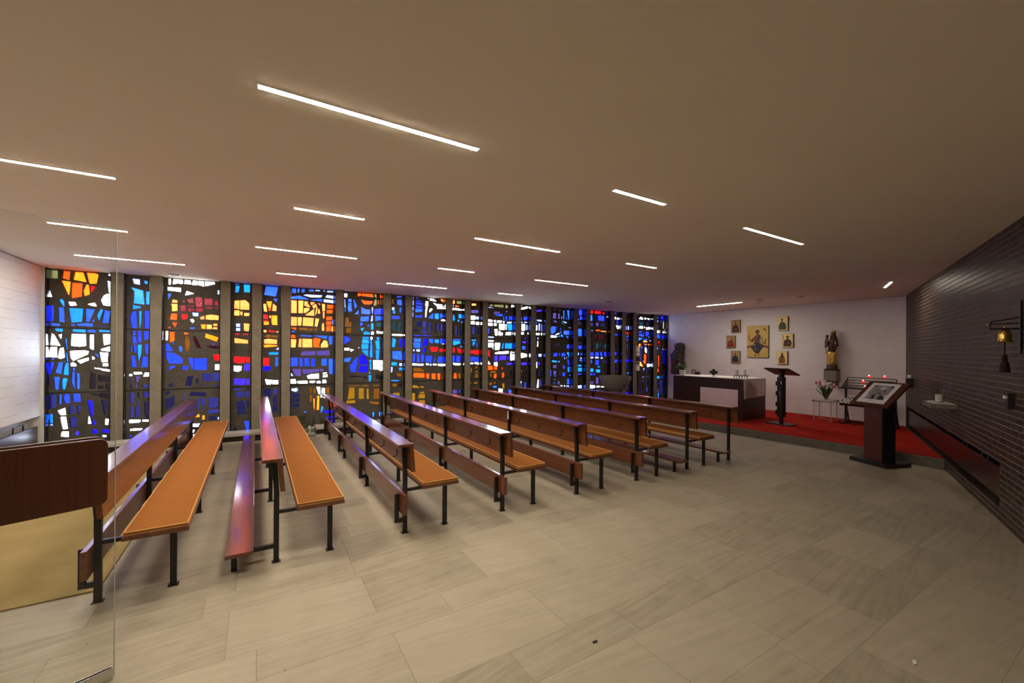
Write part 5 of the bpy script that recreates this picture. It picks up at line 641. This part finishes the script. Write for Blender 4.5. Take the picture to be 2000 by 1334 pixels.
def saint(robe, bend=0.0, hair='umber', extra=(), wide=1.0, base=0.93, top=.40):
    h = (.50+bend, .24)
    return [('gold_pale', circ(h[0],h[1],.15,.115)), (robe, [(.5-.36*wide,base),(.5-.37*wide,.70),(.5-.30*wide,.52),(.5-.12*wide+bend*.6,top),(.5+.14*wide+bend*.6,top),(.5+.30*wide,.52),(.5+.36*wide,.72),(.5+.34*wide,base)])] + list(extra) + \
        [('black', [(.48,top+.04),(.52,top+.04),(.45,base-.05),(.42,base-.05)]), (hair, circ(h[0],h[1],.115,.10)), ('skin', circ(h[0]-.01,h[1]+.025,.07,.068)), ('skin', [(h[0]-.05,.32),(h[0]+.05,.32),(h[0]+.06,.42),(h[0]-.06,.42)])]
icon(7.232, 6.958, 2.356, 2.735, 'gold_dull', saint('maroon', extra=[('white', [(.33,.76),(.60,.68),(.62,.72),(.36,.80)]), ('skin', [(.72,.60),(.78,.57),(.80,.66),(.74,.66)])]), 'small icon of a figure in dark maroon, topmost of the left column')
icon(7.382, 7.106, 1.905, 2.270, 'gold_dull', saint('red', 0.1, extra=[('skin', [(.44,.5),(.56,.5),(.52,.64),(.48,.64)]), ('white', [(.36,.70),(.56,.62),(.58,.66),(.38,.74)])]), 'small icon of a bowed figure in bright red, middle of the left column')
icon(7.239, 6.962, 1.449, 1.811, 'gold_dull', saint('slate', extra=[('maroon', [(.42,.72),(.86,.68),(.86,.92),(.46,.95)]), ('slate', [(.36,.62),(.7,.68),(.66,.74),(.38,.70)])]), 'small icon of a writing figure in gray and red, lowest of the left column')
icon(5.927, 5.660, 2.366, 2.750, 'gold_pale', saint('teal', -0.06, extra=[('rust', circ(.40,.72,.10,.07,12))]), 'small bright gold icon of a figure in dark teal, topmost of the right column')
icon(5.803, 5.531, 1.906, 2.275, 'gold_pale', saint('maroon', extra=[('black', [(.58,.38),(.80,.48),(.90,.72),(.84,.76),(.70,.6)]), ('umber', [(.06,.10),(.10,.10),(.22,.50),(.17,.52)]), ('white', [(.62,.62),(.66,.60),(.60,.74),(.56,.74)]), ('black', [(.33,.20),(.67,.20),(.67,.24),(.33,.24)])]), 'small bright gold icon of a figure with a staff, middle of the right column')
icon(5.933, 5.668, 1.456, 1.808, 'gold_pale', saint('ochre', 0.0, 'black', extra=[('skin', [(.10,.52),(.2,.55),(.30,.62),(.24,.66),(.14,.58)]), ('black', [(.36,.34),(.64,.34),(.72,.50),(.5,.44),(.30,.5)]), ('red', circ(.5,.90,.08,.03,10))], wide=.85), 'small gold icon of a long-haired figure in ochre, lowest of the right column')

# dark carved figure in the corner
t = thing('statue', 'tall dark carved wooden figure with bowed veiled head in the corner by the window', 'statue', (12.06, 8.965, 1.015))
m = MB()
L_ = [(350,460,1078),(195,512,1062),(193,508,1000),(183,503,900),(168,498,800),(163,495,720),(165,494,640),(190,498,560),(232,503,480),(285,508,425),(272,514,385),(262,512,345),(272,500,310),(292,470,282),(330,430,266)]
prof = [((1075-z)*0.001315, 0, -((a+b)/2-350)*0.00151, max(0.03, min(0.15, (b-a)*0.0006)), (b-a)/2*0.00151) for a, b, z in L_]
m.loft(prof, 28)
m.ell((-0.12, -0.03, 0.90), (0.075, 0.07, 0.095)); m.ell((-0.11, -0.05, 0.60), (0.09, 0.12, 0.13)); m.ell((-0.14, -0.06, 0.74), (0.045, 0.05, 0.055))
m.tube([(-0.08, 0.19, 0.68), (-0.16, 0.10, 0.50), (-0.17, -0.04, 0.46), (-0.15, -0.12, 0.54)], [0.06, 0.055, 0.045, 0.04], 10)
m.tube([(-0.10, -0.18, 0.66), (-0.17, -0.15, 0.48), (-0.17, 0.0, 0.42)], [0.055, 0.05, 0.04], 10)
for y in (-0.14, -0.07, 0.0, 0.08, 0.15): m.tube([(-0.10, y, 0.42), (-0.135, y*1.05, 0.22), (-0.125, y*1.1, 0.03)], [0.02, 0.03, 0.028], 8)
remesh(m.build('figure', M['statue_dark'], t), 0.011)
m = MB(); m.prism([(-0.14,0.0),(-0.02,0.0),(-0.02,-0.07),(-0.11,-0.07)], 'y', -0.27, 0.27)
tag(m.build('wall_console', M['white_paint'], None, loc=(XB-0.012+0.03, 8.965, 1.0135)), 'white wall console under the dark carved figure', 'console')
m = None

# Madonna on a stone console
t = thing('statue', 'gilded crowned mother and child statue on a gray stone console', 'statue', (12.12, 4.612, 1.325)); t.scale = (0.86, 0.84, 1.0)
MB().box(-0.12, 0.12, -0.155, 0.15, 0.0, 0.045, 0.004).build('plinth', M['black_matte'], t)
m = MB(); m.loft([(0.045,0,0,0.115,0.145),(0.09,0,0,0.10,0.135),(0.16,0,0,0.09,0.125),(0.30,0,0,0.095,0.12),(0.46,0,-0.005,0.09,0.115),(0.60,0,-0.015,0.082,0.11),(0.70,0,-0.02,0.07,0.105),(0.765,0,-0.025,0.055,0.085),(0.80,0,-0.03,0.036,0.045),(0.86,0,-0.03,0.033,0.036)], 26)
m.ell((-0.055, -0.01, 0.60), (0.05, 0.075, 0.10)); m.tube([(-0.03,-0.12,0.70),(-0.09,-0.13,0.56),(-0.125,-0.06,0.52),(-0.12,0.03,0.54)], [0.035,0.034,0.028,0.02], 10)
m.tube([(-0.02,0.085,0.70),(-0.07,0.13,0.60),(-0.10,0.12,0.58)], [0.035,0.032,0.026], 10)
remesh(m.build('dress', M['statue_red'], t), 0.008)
m = MB(); m.loft([(0.105,-0.05,-0.01,0.03,0.03),(0.125,-0.05,-0.012,0.065,0.075),(0.18,-0.045,-0.012,0.085,0.105),(0.28,-0.035,-0.01,0.09,0.125),(0.38,-0.03,-0.005,0.092,0.125),(0.44,-0.03,0,0.085,0.122),(0.47,-0.03,0,0.07,0.105)], 26)
for a, b in (((-0.125,0.03,0.16),(-0.115,0.07,0.42)), ((-0.135,-0.0,0.15),(-0.12,0.0,0.40)), ((-0.125,-0.05,0.17),(-0.115,-0.07,0.42)), ((-0.115,-0.08,0.22),(-0.10,-0.10,0.44))): m.tube([a, b], [0.016, 0.011], 8)
m.tube([(-0.085,0.12,0.44),(-0.115,0.05,0.36),(-0.125,-0.03,0.30),(-0.11,-0.10,0.38)], 0.014, 8)
m.tube([(-0.05,-0.125,0.44),(-0.07,-0.125,0.58),(-0.06,-0.10,0.72)], [0.02,0.022,0.014], 8); m.tube([(-0.05,0.125,0.44),(-0.065,0.125,0.50),(-0.06,0.12,0.57)], [0.018,0.02,0.014], 8)
remesh(m.build('mantle', M['gold_leaf'], t), 0.007)
m = MB(); m.ell((-0.015,-0.03,0.905), (0.05,0.045,0.06)); m.ell((-0.064,-0.03,0.898), (0.012,0.008,0.014)); m.ell((-0.057,-0.03,0.873), (0.01,0.014,0.005)); m.ell((-0.058,-0.013,0.915), (0.007,0.009,0.006)); m.ell((-0.058,-0.047,0.915), (0.007,0.009,0.006))
remesh(m.build('face', M['statue_skin'], t), 0.004)
m = MB(); m.ell((0.008,-0.03,0.925), (0.055,0.062,0.066)); m.loft([(0.60,0.03,-0.10,0.04,0.045),(0.70,0.03,-0.095,0.045,0.045),(0.80,0.02,-0.08,0.04,0.035),(0.92,0.01,-0.055,0.04,0.03)], 14); m.loft([(0.74,0.03,0.04,0.035,0.04),(0.82,0.02,0.025,0.038,0.032),(0.92,0.01,-0.0,0.04,0.03)], 14)
remesh(m.build('hair', M['statue_hair'], t), 0.006)
m = MB(); n = 24; R0 = [(0.004+0.058*math.cos(2*math.pi*k/n), -0.03+0.060*math.sin(2*math.pi*k/n)) for k in range(n)]
m.rings([[(x, y, 0.955) for x, y in R0], [(x*1.0, y, 0.975) for x, y in R0], [(x, y, 0.99 if k % 3 else 1.004) for k, (x, y) in enumerate(R0)], [(0.004+(x-0.004)*0.9, -0.03+(y+0.03)*0.9, 0.975) for x, y in R0], [(0.004+(x-0.004)*0.9, -0.03+(y+0.03)*0.9, 0.955) for x, y in R0]], cap=False, closed=True)
m.build('crown', M['gold_leaf'], t, True)
ch = MB(); ch.loft([(0.60,-0.05,0.115,0.03,0.035),(0.65,-0.055,0.112,0.042,0.05),(0.72,-0.05,0.11,0.038,0.048),(0.775,-0.05,0.11,0.03,0.04),(0.80,-0.05,0.11,0.018,0.02)], 18)
ch.ell((-0.055,0.11,0.835), (0.036,0.036,0.042)); ch.tube([(-0.05,0.145,0.76),(-0.09,0.145,0.70),(-0.11,0.12,0.69)], [0.016,0.014,0.011], 8); ch.tube([(-0.05,0.075,0.76),(-0.09,0.07,0.71),(-0.11,0.09,0.70)], [0.016,0.014,0.011], 8)
ch.tube([(-0.06,0.13,0.64),(-0.11,0.13,0.62),(-0.115,0.125,0.57)], [0.022,0.018,0.013], 8); ch.tube([(-0.06,0.10,0.64),(-0.11,0.095,0.62),(-0.115,0.09,0.57)], [0.022,0.018,0.013], 8); ch.ell((-0.092,0.11,0.832), (0.008,0.006,0.008))
co = remesh(ch.build('child', M['statue_skin'], t), 0.005)
m = MB(); m.ell((-0.045,0.11,0.853), (0.04,0.043,0.034)); m.build('child_hair', M['statue_hair'], co, True)
m = MB(); m.box(-0.245, 0.0, -0.13, 0.13, 0.0, 0.245, 0.004); m.prism([(-0.22,0.0),(-0.002,0.0),(-0.002,-0.12)], 'y', -0.10, 0.10)
tag(m.build('stone_console', M['console_stone'], None, loc=(XB-0.001, 4.615, 1.0795)), 'gray stone console block on the wall carrying the gilded statue', 'console')

# side table with tulips
t = thing('side_table', 'small pale metal side table with thin legs holding the tulip vase', 'side table', (11.46, 4.49, Z))
m = MB(); pts = []
for cx, cy, a0 in ((0.15,0.13,0),(-0.15,0.13,90),(-0.15,-0.13,180),(0.15,-0.13,270)): pts += [(cx+0.09*math.cos(R(a0+15*k)), cy+0.09*math.sin(R(a0+15*k))) for k in range(7)]
m.prism(pts, 'z', 0.492, 0.508); m.build('table_top', M['thin_white_metal'], t)
m = MB(); m.tube([(x*0.985, y*0.985, 0.472) for x, y in pts+[pts[0]]], 0.007, 6); m.build('rim', M['black_matte'], t)
LG = [(-0.21,0.15),(0.13,0.17),(-0.17,-0.18),(0.21,-0.15)]
for x, y in LG: MB().tube([(x, y, 0), (x, y, 0.492)], 0.0085, 8).build('leg', M['thin_white_metal'], t)
m = MB(); m.tube([(LG[0][0],LG[0][1],0.05),(LG[1][0],LG[1][1],0.05),(LG[2][0],LG[2][1],0.05),(LG[3][0],LG[3][1],0.05)], 0.006, 6); m.build('stretcher', M['thin_white_metal'], t)
VX, VY, VZ = 11.45, 4.47, Z+0.5085
t = thing('vase', 'clear glass vase holding the tulips on the side table', 'vase', (VX, VY, VZ))
MB().lathe([(0.052,0.0),(0.055,0.02),(0.062,0.10),(0.08,0.19),(0.077,0.19),(0.058,0.10),(0.048,0.012)], n=24).build('glass', M['vase_glass'], t, True)
rnd = random.Random(11); TM = {}
def tulip(i, tip, pink):
    t = thing('tulip', '%s tulip in the glass vase on the side table' % ('pink' if pink else 'white'), 'flower', (VX, VY, VZ), 0, '%s tulips in the vase' % ('pink' if pink else 'white'))
    x, y, z = tip; q = i*0.9
    MB().tube([(0.02*math.cos(q), 0.02*math.sin(q), 0.012), (x*0.25, y*0.25, z*0.45), (x*0.7, y*0.7, z*0.8), (x, y, z)], 0.0045, 6).build('stem', M['stem'], t, True)
    m = MB(); leaf(m, (0.015*math.cos(q), 0.015*math.sin(q), 0.014), (x*0.85, y*0.85, z*0.86), 0.085, 0.02)
    leaf(m, (-0.015*math.cos(q), 0.012, 0.014), (x*0.5+0.03*math.cos(q*3), y*0.6+0.03*math.sin(q*3), z*0.84), 0.075, 0.02); m.build('leaves', M['stem'], t, True)
    m = MB(); m.loft([(z-0.004,x,y,0.008,0.008),(z+0.008,x,y,0.021,0.022),(z+0.03,x,y,0.024,0.026),(z+0.05,x,y,0.018,0.019),(z+0.06,x,y,0.010,0.011)], 12); m.build('blossom', M['petal_pink' if pink else 'petal_white'], t, True)
for i, (tp, pk) in enumerate((((-0.02,0.20,0.36),1),((0.04,0.15,0.37),1),((-0.07,0.10,0.33),1),((0.02,0.08,0.30),0),((-0.05,0.02,0.32),0),((0.05,-0.03,0.35),0),((-0.03,-0.10,0.36),0),((0.03,-0.14,0.33),0),((-0.05,-0.17,0.29),1),((0.06,0.05,0.40),0),((-0.09,0.17,0.22),0),((-0.1,-0.05,0.25),0))): tulip(i, tp, pk)

# votive candle stand
t = thing('votive_stand', 'black metal votive candle stand behind the portrait lectern', 'candle stand', (11.55, 3.70, Z))
for y in (0.42, -0.45):
    m = MB(); m.box(-0.24, 0.18, y-0.02, y+0.02, 0.0, 0.035, 0.003); m.build('foot', M['black_steel'], t)
    m = MB(); m.box(-0.02, 0.02, y-0.02, y+0.02, 0.035, 0.80); m.build('upright', M['black_steel'], t)
    m = MB(); m.tube([(0.0, y, 0.50), (0.16, y, 0.04)], 0.015, 6); m.build('brace', M['black_steel'], t)
m = MB(); m.box(-0.015, 0.015, -0.43, 0.40, 0.04, 0.075); m.build('crossbar', M['black_steel'], t)
MB().box(-0.20, 0.20, -0.49, 0.50, 0.80, 0.83, 0.003).build('drip_tray', M['black_steel'], t)
for k in range(4):
    x = -0.14+0.09*k; z = 0.88+0.055*k
    MB().tube([(x, 0.44, 0.83), (x, 0.44, z-0.012), (x, 0.43, z), (x, -0.42, z), (x, -0.43, z-0.012), (x, -0.43, 0.83)], 0.010, 6).build('rail', M['black_steel'], t)
o = MB().box(-0.17, 0.17, -0.45, 0.44, 0, 0.05, 0.003).build('card_tray', M['black_steel'], t, loc=(-0.10, 0.01, 0.49)); o.rotation_euler.y = R(-24)
tm = o.matrix_local.copy()
VS = Vector((11.55, 3.70, Z))
for y, k, lab in ((3.74,3,'red votive candle on the top rail, left of the two'),(3.47,3,'red votive candle on the top rail, right of the two'),(3.79,1,'red votive candle on a middle rail of the black stand'),(3.71,-1,'lowest red votive candle, next to the portrait lectern top')):
    x = 11.55-0.14+0.09*k if k >= 0 else 11.55-0.185; z = Z+(0.89+0.055*k if k >= 0 else 0.83)
    t = thing('votive_candle', lab, 'candle', (x, y, z+0.001), 0, 'lit red votive candles')
    MB().lathe([(0.020,0),(0.027,0.012),(0.030,0.042),(0.026,0.042),(0.020,0.034)], n=16).build('cup', M['votive_red'], t, True)
    MB().ell((0,0,0.05), (0.009,0.009,0.016), 8, 6).build('flame', M['flame'], t, True)
tr = Matrix.Translation(VS) @ Matrix.Translation((-0.10,0.01,0.49)) @ Matrix.Rotation(R(-24), 4, 'Y')
m = MB(); m.lathe([(0.026,0),(0.029,0.003),(0.029,0.016),(0.0001,0.014)], n=14); tl = m.mesh('tea_light', M['paper'], True)
for r in range(4):
    for c in range(13):
        o = link('tea_light', tl); o.matrix_world = tr @ Matrix.Translation((-0.125+0.082*r, 0.40-0.066*c-(0.02 if r % 2 else 0), 0.0505))
        tag(o, 'small white tea light lying in the slanted tray of the candle stand', 'tea light', 'white tea lights in the slanted tray')

# portrait lectern
t = thing('portrait_lectern', 'reddish wooden lectern on a black base showing a framed portrait', 'lectern', (8.487, 2.583, 0), R(-22))
m = MB(); m.box(-0.24, 0.24, -0.285, 0.285, 0, 0.062, 0.004); m.build('base', M['black_steel'], t)
m = MB(); m.box(-0.125, -0.122, -0.138, 0.138, 0.063, 0.90); m.build('front_panel', M['lectern_wood'], t)
m = MB(); m.box(-0.1218, 0.125, -0.145, 0.145, 0.062, 0.90); m.prism([(-0.1218,0.90),(0.125,0.90),(0.125,1.13),(-0.10,0.94)], 'y', -0.13, 0.13); m.build('pillar', M['black_matte'], t)
PT = Matrix.Translation((-0.215, 0, 0.945)) @ Matrix.Rotation(R(-41), 4, 'Y')
o = MB().box(0, 0.53, -0.30, 0.30, -0.035, 0.0, 0.003).build('top_board', M['lectern_wood'], t); o.matrix_local = PT
m = MB(); m.box(-0.012, 0.0, -0.30, 0.30, -0.035, 0.018, 0.002); o = m.build('lip', M['lectern_wood'], t); o.matrix_local = PT
PW = Matrix.Translation((8.487, 2.583, 0)) @ Matrix.Rotation(R(-22), 4, 'Z') @ PT
t2 = thing('portrait_photo', 'black and white portrait photo of a man with glasses in a white mount', 'photo'); t2.matrix_world = PW @ Matrix.Translation((0.035, 0.0, 0.001))
MB().box(0, 0.455, -0.215, 0.215, 0, 0.008, 0.001, 1).build('mount', M['paper'], t2)
PG = {k: plain('photo_'+k, c, 0.35, var=0.12, scale=90) for k, c in (('gray', (0.30,0.30,0.31)), ('dark', (0.03,0.03,0.032)), ('mid', (0.16,0.16,0.165)), ('skin', (0.42,0.42,0.42)), ('light', (0.66,0.66,0.67)))}
PN = list(PG); m = MB()
def pp(c, pts, k): m.mi = PN.index(c); m.prism([(0.405-v*0.33, 0.155-u*0.31) for u, v in pts], 'z', 0.0081, 0.0086+0.0004*k)
pp('light', [(0,0),(1,0),(1,1),(0,1)], 0); pp('gray', [(0.01,0.01),(.99,0.01),(.99,.6),(.6,.9),(.3,.8),(.01,.66)], 1); pp('dark', [(.03,.04),(.22,.02),(.15,.10),(.04,.12)], 2); pp('dark', [(.80,.02),(.97,.03),(.97,.2),(.88,.14)], 2)
pp('dark', [(.08,.98),(.12,.78),(.30,.70),(.46,.66),(.66,.66),(.86,.74),(.98,.86),(.98,.98)], 3); pp('light', [(.10,.92),(.34,.84),(.36,.88),(.12,.98)], 4); pp('light', [(.14,.82),(.32,.76),(.33,.79),(.16,.86)], 4)
pp('light', [(.48,.66),(.64,.66),(.66,.98),(.52,.98)], 4); pp('mid', [(.54,.70),(.60,.70),(.62,.98),(.55,.98)], 5)
pp('mid', circ(.54,.40,.24,.14), 4); pp('skin', circ(.55,.42,.165,.25), 5); pp('light', circ(.55,.20,.15,.09), 6); pp('mid', [(.40,.5),(.7,.5),(.66,.62),(.55,.68),(.45,.62)], 6)
pp('dark', circ(.47,.37,.075,.05,14), 7); pp('dark', circ(.645,.37,.075,.05,14), 7); pp('gray', circ(.47,.37,.05,.03,14), 8); pp('gray', circ(.645,.37,.05,.03,14), 8); pp('dark', [(.54,.36),(.58,.36),(.58,.375),(.54,.375)], 7); pp('dark', [(.48,.55),(.63,.55),(.61,.575),(.50,.575)], 8); pp('mid', [(.55,.40),(.58,.49),(.53,.49)], 8)
m.build('print', [PG[k] for k in PN], t2)
m = MB(); m.box(0.045, 0.050, -0.06, 0.06, 0.008, 0.0086); m.build('caption', PG['mid'], t2)

# baptismal font and paschal candle
t = thing('baptismal_font', 'round gray stone baptismal font on a stem in front of the windows', 'font', (8.37, 8.22, 0))
MB().lathe([(0.20,0.705),(0.27,0.755),(0.345,0.835),(0.395,0.93),(0.412,1.0),(0.424,1.006),(0.428,1.10),(0.395,1.10),(0.36,1.02),(0.22,0.93),(0.0005,0.90)], n=40).build('bowl', M['stone_gray'], t, True)
MB().lathe([(0.24,0),(0.24,0.06),(0.165,0.10),(0.15,0.6),(0.165,0.67),(0.165,0.706)], n=32).build('stem', M['stone_gray'], t, True)
t = thing('candle_stand', 'slim black stand holding the tall decorated candle before the last windows', 'candle stand', (9.80, 8.70, Z))
MB().lathe([(0.17,0),(0.17,0.015),(0.03,0.03),(0.018,0.05),(0.018,1.0),(0.03,1.02),(0.10,1.028),(0.105,1.04),(0.0005,1.04)], n=24).build('pole', M['black_steel'], t, True)
t = thing('easter_candle', 'tall thick white candle with coloured bands on the slim black stand', 'candle', (9.80, 8.70, Z+1.0405))
MB().lathe([(0.055,0),(0.055,0.735),(0.05,0.742),(0.01,0.738)], n=28).build('wax', M['candle_wax'], t, True)
for z0, z1, mt in ((0.14,0.16,'stone_gray'),(0.19,0.25,'statue_dark'),(0.27,0.44,'statue_red'),(0.41,0.46,'gold_leaf'),(0.54,0.56,'stone_gray')):
    MB().lathe([(0.0552,z0),(0.0558,z0),(0.0558,z1),(0.0552,z1)], n=28, cap=False).build('band', M[mt], t, True)

# --------------------------------------------------------- on the brick wall
t = thing('wall_shelf', 'small gray shelf on the brick wall carrying a candle and papers', 'shelf', bw(-4.08, 0), TH)
MB().box(-0.275, 0.275, 0.001, 0.27, 0.99, 1.048, 0.003).build('board', M['console_stone'], t)
def onshelf(x, y, z): p = bw(-4.08, 0)+WD*x+WN*y; return Vector((p.x, p.y, z))
for k, (x, y, r, s, lab) in enumerate(((-0.02,0.13,4,0.115,'lowest sheet of white paper on the wall shelf'),(0.03,0.15,-9,0.10,'upper sheet of white paper on the wall shelf under the candle'))):
    o = MB().box(-s*1.9, s*1.9, -s, s, 0, 0.004).build('paper_sheet', M['paper'], None, loc=onshelf(x, y, 1.0485+0.0045*k), rotz=TH+R(r)); tag(o, lab, 'paper', 'papers on the wall shelf')
cz = 1.0580
t = thing('hurricane_vase', 'clear flared glass vase around a cream candle on the wall shelf', 'vase', onshelf(-0.03, 0.14, cz))
MB().lathe([(0.062,0.0),(0.064,0.03),(0.085,0.12),(0.12,0.30),(0.117,0.30),(0.081,0.12),(0.06,0.03),(0.058,0.006)], n=32).build('glass', M['vase_glass'], t, True)
m = MB(); m.lathe([(0.044,0),(0.044,0.098),(0.039,0.104),(0.008,0.1)], n=24)
tag(m.build('candle', M['candle_wax'], None, True, onshelf(-0.03, 0.14, cz+0.0065)), 'thick cream candle inside the flared glass vase on the wall shelf', 'candle')
t = thing('reflection_tube', 'slim clear cylinder standing in for a reflection on the wall shelf behind the cream candle', 'glass', onshelf(0.17, 0.13, cz))
MB().lathe([(0.022,0),(0.022,0.26),(0.02,0.26),(0.02,0.008)], n=20).build('glass', M['vase_glass'], t, True)  # clear tube modelled in place of a reflection

t = thing('water_holder', 'small black box holder on the brick wall near the back corner', 'holder', bw(-0.85, 0), TH)
MB().box(-0.075, 0.075, 0.001, 0.10, 1.05, 1.245, 0.003).build('box', M['black_matte'], t)
t = thing('bottle', 'clear bottle with a white label standing in the black wall holder', 'bottle', tuple(bw(-0.85, 0.05, 1.2455)))
MB().lathe([(0.03,0),(0.032,0.01),(0.032,0.10),(0.012,0.15),(0.011,0.22),(0.014,0.222),(0.014,0.24),(0.009,0.24)], n=20).build('glass', M['vase_glass'], t, True)
MB().lathe([(0.0325,0.015),(0.033,0.015),(0.033,0.075),(0.0325,0.075)], n=20, cap=False).build('paper_label', M['paper'], t, True)

t = thing('wall_bell', 'brass bell hanging from a black iron bracket on the brick wall', 'bell', bw(-6.60, 0), TH)
MB().box(-0.02, 0.02, 0.001, 0.016, 1.76, 2.26, 0.004).build('wall_plate', M['black_steel'], t)
m = MB(); m.tube([(0,0.01,1.995),(0,0.20,1.995)], 0.008, 6); m.tube([(0,0.20,1.99),(0,0.20,2.065)], 0.007, 6); m.tube([(0,0.01,2.10),(0,0.20,2.062)], 0.006, 6); m.tube([(0,0.01,2.045),(0,0.20,2.045)], 0.005, 6); m.build('bracket', M['black_steel'], t)
m = MB(); m.ell((0,0.212,2.04), (0.009,0.014,0.009), 10, 8); m.build('finial', M['brass'], t, True)
MB().ell((0,0.105,2.012), (0.008,0.008,0.014), 10, 8).build('finial', M['brass'], t, True)
m = MB(); pr_ = [(0.010,1.987),(0.024,1.982),(0.037,1.968),(0.042,1.945),(0.044,1.91),(0.046,1.88),(0.054,1.870),(0.052,1.868),(0.043,1.88),(0.039,1.93),(0.028,1.965)]
m.lathe(pr_, (0, 0.105), 32); m.build('bell', M['brass'], t, True)
m = MB(); m.tube([(0,0.105,1.96),(0,0.105,1.74)], 0.006, 6); m.build('bell_rope', M['tassel'], t)
m = MB(); m.lathe([(0.008,1.752),(0.02,1.742),(0.014,1.72),(0.024,1.71),(0.018,1.69),(0.03,1.66),(0.038,1.58),(0.002,1.578)], (0, 0.105), 16); m.build('tassel', M['tassel'], t, True)
t = thing('wall_switch', 'small black device with a white tab on the brick wall under the bell', 'wall device', bw(-6.42, 0), TH)
MB().box(-0.03, 0.03, 0.001, 0.05, 1.215, 1.375, 0.004).build('case', M['black_matte'], t)
MB().box(-0.02, 0.02, 0.0502, 0.07, 1.315, 1.345, 0.002).build('tab', M['paper'], t)

# crumbs on the floor
tag(MB().box(-0.016, 0.016, -0.008, 0.008, 0, 0.005, 0.001).build('debris', M['black_matte'], None, loc=(1.75, 1.87, 0)), 'tiny dark scrap lying on the stone floor near the bottom centre', 'scrap')
tag(MB().prism([(-0.03,-0.006),(0.0,-0.012),(0.03,0.004),(0.01,0.012)], 'z', 0, 0.003).build('debris', M['paper'], None, loc=(3.19, 0.81, 0)), 'tiny white scrap lying on the stone floor at the bottom right', 'scrap')

# ------------------------------------------------------- light and camera
w = bpy.data.worlds.new('daylight'); sc.world = w; w.use_nodes = True
w.node_tree.nodes['Background'].inputs[0].default_value = (0.90, 0.95, 1.0, 1); w.node_tree.nodes['Background'].inputs[1].default_value = 28.0
cam = bpy.data.cameras.new('camera'); co = bpy.data.objects.new('camera', cam); C.objects.link(co); sc.camera = co
yaw, pit, rol = R(31.571), R(0.049), R(0.357)
f = Vector((math.sin(yaw)*math.cos(pit), math.cos(yaw)*math.cos(pit), math.sin(pit))); r = Vector((math.cos(yaw), -math.sin(yaw), 0)); u = r.cross(f)
r2 = r*math.cos(rol)+u*math.sin(rol); u2 = -r*math.sin(rol)+u*math.cos(rol)
co.matrix_world = Matrix(((r2.x,u2.x,-f.x,0),(r2.y,u2.y,-f.y,0),(r2.z,u2.z,-f.z,1.75),(0,0,0,1)))
cam.sensor_width = 36; cam.lens = 812.0/2000*36; cam.shift_y = (685.855-667)/2000; cam.clip_start = 0.05; cam.clip_end = 100
vs = sc.view_settings; vs.view_transform = 'Standard'; vs.look = 'None'; vs.gamma = 1.0; vs.use_curve_mapping = False; vs.exposure = 0.0
